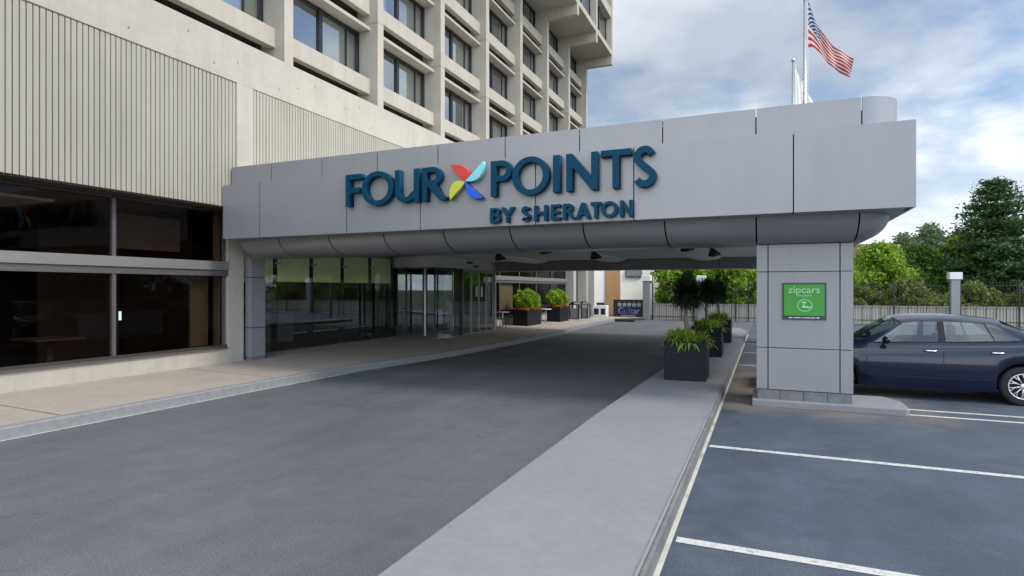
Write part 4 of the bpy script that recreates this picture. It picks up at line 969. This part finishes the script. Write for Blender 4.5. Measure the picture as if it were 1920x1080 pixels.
spots = [
 (maple, -4.9, 40.2, .80, 'light green young maple against the cream wall beside the gate pillar'), (maple, -3.2, 41.5, .92, 'bright maple directly behind the island palms'), (maple, -1.2, 40.6, .80, 'bright maple seen just left of the canopy column'),
 (mid, -2.2, 43.5, .95, 'dark green tree behind the maples seen under the canopy'), (mid, .8, 42.5, .85, 'dark green tree hidden behind the canopy column'), (maple, 3.6, 41.5, .72, 'bright low maple touching the right edge of the canopy column'),
 (maple, 12.1, 47.5, .86, 'bright yellow green maple between the white capped pillar and the pine'), (mid, 7.3, 50, .70, 'mid green tree behind the first maple right of the column'), (maple, 4.8, 47, .70, 'small bright maple behind the railings under the skyline gap'),
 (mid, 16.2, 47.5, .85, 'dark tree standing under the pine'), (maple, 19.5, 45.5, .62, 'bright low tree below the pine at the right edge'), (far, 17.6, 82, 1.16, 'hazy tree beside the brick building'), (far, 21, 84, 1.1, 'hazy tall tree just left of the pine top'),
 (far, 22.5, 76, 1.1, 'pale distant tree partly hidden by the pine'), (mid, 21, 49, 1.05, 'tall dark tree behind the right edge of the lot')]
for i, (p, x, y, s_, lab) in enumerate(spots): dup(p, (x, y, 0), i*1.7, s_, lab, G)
dup(bush, (10.3, 39.0, 0), 1.1, .9, 'olive bush right of the white capped pillar'); dup(bush, (13.2, 39.2, 0), 2.3, .95, 'olive bush under the pine'); dup(bush, (5.2, 39.3, 0), 4, .8, 'low olive bush behind the nose of the parked car')
pine = pine_proto('pine_tree', 8.9, 3.5, 21, 'large dark pine rising above the railings at the right', (13.3, 46, 0), G)
dup(pine, (18.4, 47.5, 0), 2.0, (1, 1, .93), 'second dark pine cut off by the right picture edge', G)
# trees on the right side (seen mirrored in the windows)
for i in range(9):
    p = (mid, mid, maple)[i % 3]; dup(p, (31+1.2*(i % 3), -10+i*5.6, 0), i*1.3, .85+.1*(i % 2), 'broad green tree beyond the right side wall', 'trees along the right side wall')
# far woodland
P = []; r = np.random.default_rng(4)
for k in range(150):
    a = R(r.uniform(-45, 130)); d = r.uniform(150, 220); c = np.array([d*math.cos(a), d*math.sin(a), r.uniform(2, 5.5)]); n = 160
    q = r.normal(size=(n, 3)); q /= np.linalg.norm(q, axis=1)[:, None]; P.append(c+q*np.array([7, 7, 4.5])*r.uniform(.7, 1, n)[:, None])
P = np.concatenate(P); V, F = cards(P, 1.0); tag(npmesh('far_woodland', V, F, M['leaf_far']), 'far line of woodland on the horizon', 'woodland', kind='stuff')

# ------------------------------------------------------------------ car
CX, CY = .20, 12.90       # nose x, centre line y
CAR = empty('parked_car', (2.5, CY, 0), 'dark blue four door sedan parked behind the canopy column', 'car')
def interp(s_, pts):
    xs = [p[0] for p in pts]; zs_ = [p[1] for p in pts]
    for i in range(len(xs)-1):
        if s_ <= xs[i+1]:
            f = (s_-xs[i])/(xs[i+1]-xs[i]); f = max(0, min(1, f)); return zs_[i]+(zs_[i+1]-zs_[i])*(f*f*(3-2*f)*.35+f*.65)
    return zs_[-1]
BELT = [(0, .62), (.1, .68), (.4, .76), (.9, .86), (1.25, .93), (1.7, .955), (2.6, .985), (3.4, 1.02), (3.9, 1.06), (4.4, 1.06), (4.58, 1.02), (4.65, .92)]
WID = [(0, .58), (.08, .68), (.25, .78), (.6, .85), (1.2, .875), (2.5, .885), (3.6, .88), (4.2, .84), (4.5, .76), (4.62, .66), (4.65, .6)]
def zsill(s_):
    z = .19 if .4 < s_ < 4.3 else .19+.10*(abs(s_-2.35)-1.95)/.4
    for ax in (.95, 3.65):
        d = abs(s_-ax)
        if d < .355: z = max(z, .315+math.sqrt(.355**2-d*d))
    return z
def sect(s5, s_, kind, sroof=None, zr=None, zc=None):
    """rows 0..9 for one column. s5: station at belt; kind: 'hood','gh','deck'"""
    zb = interp(s_, BELT); w = interp(s_, WID); z0 = zsill(s_)
    rows = [(s_, w*.945, z0), (s_, w*.985, z0+(.55-z0)*.45 if z0 < .5 else z0+.02), (s_, w, max(.56, z0+.05)), (s_, w*.992, max(zb-.125, z0+.09) if zb > .8 else z0+(zb-z0)*.7), (s_, w*.935, zb-.035 if zb > .8 else zb-.02), (s_, w*.905, zb+.005)]
    if kind != 'gh':
        crown = .055 if kind == 'hood' else .045; fr = min(1, s_/.35) if kind == 'hood' else 1
        for f in (.86, .66, .36, 0): rows.append((s_-(.05*(1-f) if kind == 'hood' and s_ < .3 else 0)*fr, w*f, zb+.005+crown*(1-(f/.915)**2)*fr))
    else:
        rows += [(sroof, .66+.0*w, zr-.055), (sroof, .60, zr), (sroof+zc[0], .34, zr+.045), (sroof+zc[0]*1.3, 0, zr+.06)]
    return rows
cols = []; tags = []
def addc(c, t=''): cols.append(c); tags.append(t)
for s_ in (0, .03, .08, .16, .3, .45, .595, .61, .66, .74, .84, .95, 1.06, 1.16, 1.22): addc(sect(s_, s_, 'hood'))
addc(sect(1.27, 1.27, 'hood'), 'cowl')
gh = [(1.34, 1.98, 1.345, (-.06, 0), 'ws'), (1.56, 2.02, 1.355, (-.055, 0), 'fa'), (1.80, 2.10, 1.372, (-.04, 0), 'f'), (2.1, 2.26, 1.388, (-.01, 0), 'f'), (2.52, 2.52, 1.395, (0, 0), 'fe'), (2.62, 2.61, 1.396, (0, 0), 'ra'), (2.95, 2.88, 1.388, (0, 0), 'r'), (3.2, 3.08, 1.372, (0, 0), 'r'), (3.29, 3.16, 1.364, (0, 0), 're'), (3.31, 3.20, 1.360, (0, 0), 'r2'), (3.45, 3.26, 1.352, (.0, 0), 'r2'), (3.66, 3.34, 1.340, (.02, 0), 'r3'), (3.80, 3.42, 1.325, (.05, 0), 'c')]
for s5, sr, zr, zc, t in gh: addc(sect(s5, s5, 'gh', sr, zr, zc), t)
addc(sect(4.02, 4.02, 'deck'), 'deck')
for s_ in (4.1, 4.2, 4.35, 4.5, 4.58, 4.63, 4.65): addc(sect(s_, s_, 'deck'))
# extra columns for the rear arch are interpolated inside the greenhouse stations' lower rows
def lower_refine(cols, tags):
    out = []; ot = []
    for i in range(len(cols)-1):
        out.append(cols[i]); ot.append(tags[i]); a, b = cols[i], cols[i+1]
        sa, sb = a[0][0], b[0][0]; brk = [q for q in (3.30, 3.34, 3.40, 3.52, 3.58, 3.72, 3.78, 3.9, 3.96, 3.995) if sa+.012 < q < sb-.012]
        for q in brk:
            f = (q-sa)/(sb-sa); c = [tuple(a[r_][k]*(1-f)+b[r_][k]*f for k in range(3)) for r_ in range(10)]
            base = sect(q, q, 'deck')
            for r_ in range(4): c[r_] = base[r_]
            out.append(c); ot.append(tags[i]+'+')
    out.append(cols[-1]); ot.append(tags[-1]); return out, ot
cols, tags = lower_refine(cols, tags)
BODY, GL = MB(), {'windshield': MB(), 'rear_window': MB(), 'side_window': []}
def wp(p, side): return (CX+p[0], CY-side*p[1], p[2])
n = len(cols)
for side in (1, -1):
    idx = [[None]*10 for _ in range(n)]
    for i in range(n):
        for j in range(10): idx[i][j] = len(BODY.v); BODY.v.append(wp(cols[i][j], side))
    fg = MB(); rg = MB(); qg = MB(); wsb = GL['windshield']; rwb = GL['rear_window']
    for i in range(n-1):
        base = tags[i].replace('+', ''); 
        for j in range(9):
            q = [cols[i][j], cols[i+1][j], cols[i+1][j+1], cols[i][j+1]]
            pts = [wp(p, side) for p in q]
            if side == -1: pts = pts[::-1]
            tgt = None
            if j >= 6 and base == 'cowl': tgt = wsb
            elif j >= 6 and base == 'c': tgt = rwb
            elif j == 5 and base in ('fa', 'f'): tgt = fg
            elif j == 5 and base in ('ra', 'r'): tgt = rg
            elif j == 5 and base in ('r2',): tgt = qg
            if tgt is not None: tgt.quad(*pts)
            else:
                f = (idx[i][j], idx[i+1][j], idx[i+1][j+1], idx[i][j+1]); BODY.f.append(f if side == 1 else f[::-1])
    for gmb, nm in ((fg, 'front_door_glass'), (rg, 'rear_door_glass'), (qg, 'quarter_glass')): gmb.build(nm, M['glass_car'], CAR, smooth=True)
# underside + ends
BODY.f.append(tuple(range(0, 0)) ) if 0 else None
under = MB()
for i in range(n-1):
    a, b = cols[i][0], cols[i+1][0]; z = .2
    if min(abs(a[0]-.95), abs(a[0]-3.65)) < .37 and min(abs(b[0]-.95), abs(b[0]-3.65)) < .37: continue
    under.quad(wp((a[0], a[1]-.02, z), 1), wp((b[0], b[1]-.02, z), 1), wp((b[0], b[1]-.02, z), -1), wp((a[0], a[1]-.02, z), -1))
for s_ in (0, 4.65):
    c = cols[0] if s_ == 0 else cols[-1]
    ring = [wp(p, 1) for p in c]+[wp(p, -1) for p in c[-2::-1]]; k = len(BODY.v); BODY.v += ring; BODY.f.append(tuple(range(k, k+len(ring))))
body = BODY.build('body', M['carpaint'], CAR, smooth=True)
under.box(CX+1.4, CX+3.2, CY-.78, CY+.78, .2, .45); under.box(CX+.45, CX+4.25, CY-.55, CY+.55, .22, .60)
for ax in (.95, 3.65):
    for sd in (1, -1):
        under.grid([[(CX+ax+.36*math.cos(R(a)), CY-sd*.80, .315+.36*math.sin(R(a))), (CX+ax+.36*math.cos(R(a)), CY-sd*.52, .315+.36*math.sin(R(a)))] for a in range(-10, 191, 10)])
under.build('underbody', M['rubber'], CAR)
GL['windshield'].build('windshield', M['glass_car'], CAR, smooth=True); GL['rear_window'].build('rear_window', M['glass_car'], CAR, smooth=True)
def follow(s_list, j0, j1, off=.004, w=.008):      # strip along stations: vertical seam at s
    pass
def side_y(s_, z):
    w = interp(s_, WID); zb = interp(s_, BELT)
    zz = [.19, .40, .56, zb-.125, zb-.035]; ww = [w*.945, w*.985, w, w*.992, w*.935]
    return float(np.interp(z, zz, ww))
for sd in (1, -1):
    m = MB()
    for s_, lean in ((1.45, -.0), (2.57, 0), (3.42, .0)):
        pz = [.24, .4, .56, .72, .85, .95]
        if s_ == 3.42: pts = [(3.22, .24), (3.25, .40), (3.30, .56), (3.42, .72), (3.56, .86), (3.60, .98)]
        else: pts = [(s_, z) for z in pz]
        rows = [[(CX+a-.005, CY-sd*(side_y(a, z)+.0015), z), (CX+a+.005, CY-sd*(side_y(a, z)+.0015), z)] for a, z in pts]; m.grid(rows)
    rows = [[(CX+a, CY-sd*(side_y(a, .225)+.0015), .225), (CX+a, CY-sd*(side_y(a, .235)+.0015), .235)] for a in np.linspace(1.45, 3.22, 12)]; m.grid(rows)
    m.build('door_seam', M['rubber'], CAR)
    for s_ in (2.38, 3.30):
        y = side_y(s_, .83)
        MB().tube([(CX+s_-.09, CY-sd*(y+.005), .845), (CX+s_-.07, CY-sd*(y+.035), .85), (CX+s_+.07, CY-sd*(y+.035), .85), (CX+s_+.09, CY-sd*(y+.005), .845)], .013, 8).build('door_handle', M['chrome'], CAR, smooth=True)
    t = MB(); pts = []
    m = MB(); rr = []
    for q in np.linspace(0, 1, 9):
        a = q*2*PI; 
    prof = [(.0, -.07), (.05, -.065), (.085, -.03), (.095, .02), (.08, .06), (.0, .07)]
    rows = []
    for r_, h_ in prof: rows.append([(CX+1.72+h_*.75-.0, CY-sd*(.98+r_*1.1*math.cos(2*PI*q/14)), 1.02+r_*.75*math.sin(2*PI*q/14)) for q in range(14)])
    m.grid(rows, True); mo = m.build('side_mirror', M['carpaint'], CAR, smooth=True)
    MB().tube([(CX+1.70, CY-sd*.82, .965), (CX+1.72, CY-sd*.92, .985)], .02, 6).build('mirror_arm', M['rubber'], mo)
    # belt chrome/black trim around glass
    m = MB(); rows = []
    for i in range(n):
        b_ = tags[i].replace('+', '')
        if b_ in ('fa', 'f', 'fe', 'ra', 'r', 're', 'r2', 'r3'):
            p = cols[i][5]; rows.append([(CX+p[0], CY-sd*(p[1]+.006), p[2]-.008), (CX+p[0], CY-sd*(p[1]+.004), p[2]+.014)])
    m.grid(rows)
    rows = []
    for i in range(n):
        b_ = tags[i].replace('+', '')
        if b_ in ('fe', 'ra'):
            a, c = cols[i][5], cols[i][6]; rows.append([(CX+a[0], CY-sd*(a[1]+.004), a[2]), (CX+c[0], CY-sd*(c[1]+.004), c[2])])
    m.grid(rows); m.build('window_trim', M['rubber'], CAR)
    # lights
    m = MB(); m.grid([[(CX+a, CY-sd*(interp(a, WID)+.004), z) for z in (.60+a*.05, .70+a*.08)] for a in (.06, .12, .2, .3, .45, .55)]); m.build('headlight', M['clearlens'], CAR)
    m = MB(); m.grid([[(CX+a, CY-sd*(interp(a, WID)*.985+.006), z) for z in (.78, .94)] for a in (4.28, 4.4, 4.5, 4.58, 4.645)]); m.build('taillight', M['redlens'], CAR)
    for ax in (.95, 3.65):
        wy = CY-sd*.775; wx = CX+ax; d = -sd
        prof = [(.20, .085), (.235, .095), (.29, .10), (.308, .085), (.315, .05), (.315, -.05), (.305, -.09), (.22, -.095), (.20, -.08)]
        wl = MB().lathe([(r_, h_*d) for r_, h_ in prof], (wx, wy, .315), 'y', 40).build('wheel', M['rubber'], CAR, smooth=True)
        m = MB(); m.lathe([(.205, .085*d), (.215, .097*d), (.200, .099*d), (.190, .085*d), (.185, -.06*d)], (wx, wy, .315), 'y', 40)
        for k in range(10):
            a = 2*PI*k/10+.1
            for da, w1 in ((-.13, .011), (.13, .011)):
                p0 = (.05, a); p1 = (.195, a+da+.18)
                c0 = Vector((wx+p0[0]*math.cos(p0[1]), wy+.088*d, .315+p0[0]*math.sin(p0[1]))); c1 = Vector((wx+.12*math.cos(a+.08), wy+.084*d, .315+.12*math.sin(a+.08))); c2 = Vector((wx+p1[0]*math.cos(p1[1]), wy+.086*d, .315+p1[0]*math.sin(p1[1])))
                m.tube([c0, c1, c2], w1, 6)
        m.lathe([(0, .10*d), (.04, .10*d), (.055, .085*d), (.055, .06*d)], (wx, wy, .315), 'y', 20); m.build('rim', M['rim'], wl, smooth=True)
        MB().lathe([(0, .02*d), (.19, .02*d), (.19, .0)], (wx, wy, .315), 'y', 30).build('brake_disc', M['rubber'], wl)
# interior
for sd in (1, -1):
    for s_, bw in ((2.45, .26),):
        m = MB(); m.box(CX+s_-.35, CX+s_+.18, CY-sd*.36-.25, CY-sd*.36+.25, .3, .62); m.prism_ax([(CX+s_+.08, .6), (CX+s_+.24, .6), (CX+s_+.38, 1.06), (CX+s_+.27, 1.08)], CY-sd*.36-.24, CY-sd*.36+.24, 'y')
        m.build('front_seat', M['seat'], CAR, bevel=.04)
        MB().box(CX+s_+.29, CX+s_+.39, CY-sd*.36-.12, CY-sd*.36+.12, 1.09, 1.27).build('headrest', M['seat'], CAR, bevel=.04)
m = MB(); m.box(CX+3.1, CX+3.6, CY-.62, CY+.62, .3, .62); m.prism_ax([(CX+3.4, .6), (CX+3.6, .6), (CX+3.75, 1.05), (CX+3.62, 1.07)], CY-.62, CY+.62, 'y'); m.build('rear_seat', M['seat'], CAR, bevel=.04)
m = MB(); m.box(CX+3.62, CX+4.05, CY-.66, CY+.66, .9, 1.0); m.build('parcel_shelf', M['seat'], CAR)
m = MB(); m.box(CX+1.4, CX+1.75, CY-.7, CY+.7, .55, .93); m.build('dashboard', M['seat'], CAR, bevel=.04)
m = MB(); m.tube([(CX+1.98-.06*math.sin(2*PI*q/20), CY-.36+.18*math.cos(2*PI*q/20), .93+.16*math.sin(2*PI*q/20)) for q in range(21)], .015, 6, False); m.build('steering_wheel', M['seat'], CAR)

# ------------------------------------------------------------------ light
SUN_EL, SUN_AZ = 47, -4      # azimuth measured from +X towards +Y
sd = Vector((math.cos(R(SUN_EL))*math.cos(R(SUN_AZ)), math.cos(R(SUN_EL))*math.sin(R(SUN_AZ)), math.sin(R(SUN_EL))))
sun = bpy.data.lights.new('sun', 'SUN'); sun.energy = 1.9; sun.angle = R(15); sun.color = (1, .95, .86)
so = bpy.data.objects.new('sun', sun); COL.objects.link(so); so.rotation_euler = (-sd).to_track_quat('-Z', 'Y').to_euler()
W = bpy.data.worlds.new('World'); S.world = W; W.use_nodes = True; nt = W.node_tree; N = nt.nodes; L = nt.links
bg = N['Background']; bg.inputs['Strength'].default_value = 1.0
sky = N.new('ShaderNodeTexSky'); sky.sky_type = 'NISHITA'; sky.sun_disc = False; sky.sun_elevation = R(SUN_EL); sky.sun_rotation = R(90-SUN_AZ)
sky.air_density = 1; sky.dust_density = .6; sky.ozone_density = 1.5
tc = N.new('ShaderNodeTexCoord'); sp = N.new('ShaderNodeSeparateXYZ'); L.new(tc.outputs['Generated'], sp.inputs[0])
def mth(op, a, b=None, c=None, clamp=False):
    n = N.new('ShaderNodeMath'); n.operation = op; n.use_clamp = clamp
    for i, x in enumerate((a, b, c)):
        if x is None: continue
        if isinstance(x, (int, float)): n.inputs[i].default_value = x
        else: L.new(x, n.inputs[i])
    return n.outputs[0]
zz = mth('ADD', mth('MAXIMUM', sp.outputs['Z'], 0.0), .32)
cb = N.new('ShaderNodeCombineXYZ'); L.new(mth('DIVIDE', sp.outputs['X'], zz), cb.inputs[0]); L.new(mth('DIVIDE', sp.outputs['Y'], zz), cb.inputs[1]); L.new(mth('MULTIPLY', sp.outputs['Z'], 1.2), cb.inputs[2])
mp = N.new('ShaderNodeMapping'); mp.inputs['Location'].default_value = (3.1, 1.7, 0); L.new(cb.outputs[0], mp.inputs[0])
n1 = N.new('ShaderNodeTexNoise'); n1.inputs['Scale'].default_value = 1.15; n1.inputs['Detail'].default_value = 9; n1.inputs['Roughness'].default_value = .52; n1.inputs['Distortion'].default_value = .0; L.new(mp.outputs[0], n1.inputs['Vector'])
n2 = N.new('ShaderNodeTexNoise'); n2.inputs['Scale'].default_value = 1.1; n2.inputs['Detail'].default_value = 6; mp2 = N.new('ShaderNodeMapping'); mp2.inputs['Location'].default_value = (5.2, -3.4, 2); L.new(cb.outputs[0], mp2.inputs[0]); L.new(mp2.outputs[0], n2.inputs['Vector'])
cov = N.new('ShaderNodeMapRange'); cov.interpolation_type = 'SMOOTHSTEP'; cov.inputs['From Min'].default_value = .39; cov.inputs['From Max'].default_value = .53; L.new(n1.outputs['Fac'], cov.inputs['Value'])
hor = N.new('ShaderNodeMapRange'); hor.inputs['From Min'].default_value = .0; hor.inputs['From Max'].default_value = .22; hor.inputs['To Min'].default_value = .75; hor.inputs['To Max'].default_value = 0; L.new(sp.outputs['Z'], hor.inputs['Value'])
cf = mth('MAXIMUM', cov.outputs['Result'], hor.outputs['Result'])
cr = N.new('ShaderNodeValToRGB'); e = cr.color_ramp.elements; e[0].position = .36; e[0].color = (.43, .48, .56, 1); e[1].position = .60; e[1].color = (.98, 1.0, 1.03, 1); L.new(n2.outputs['Fac'], cr.inputs['Fac'])
sk = N.new('ShaderNodeMix'); sk.data_type = 'RGBA'; sk.blend_type = 'MULTIPLY'; sk.inputs['Factor'].default_value = 1; sk.inputs['B'].default_value = (.115, .115, .115, 1); L.new(sky.outputs[0], sk.inputs['A'])
mx = N.new('ShaderNodeMix'); mx.data_type = 'RGBA'; L.new(cf, mx.inputs['Factor']); L.new(sk.outputs['Result'], mx.inputs['A']); L.new(cr.outputs['Color'], mx.inputs['B']); 
# added fill: whole sky brightened behind the camera, lifting shade under the canopy
vm = N.new('ShaderNodeVectorMath'); vm.operation = 'DOT_PRODUCT'; vm.inputs[1].default_value = Vector((.55, -.80, .22)).normalized(); L.new(tc.outputs['Generated'], vm.inputs[0])
br = mth('MULTIPLY_ADD', mth('POWER', mth('MULTIPLY_ADD', vm.outputs['Value'], .5, .5), 2), 1.9, .88)
vs = N.new('ShaderNodeVectorMath'); vs.operation = 'SCALE'; L.new(mx.outputs['Result'], vs.inputs[0]); L.new(br, vs.inputs['Scale']); L.new(vs.outputs[0], bg.inputs['Color'])
S.view_settings.view_transform = 'Standard'; S.view_settings.look = 'None'; S.view_settings.exposure = .45; S.view_settings.gamma = 1
S.render.engine = 'CYCLES'; S.cycles.max_bounces = 8; S.cycles.transparent_max_bounces = 12
S.render.resolution_x = 1024; S.render.resolution_y = 576
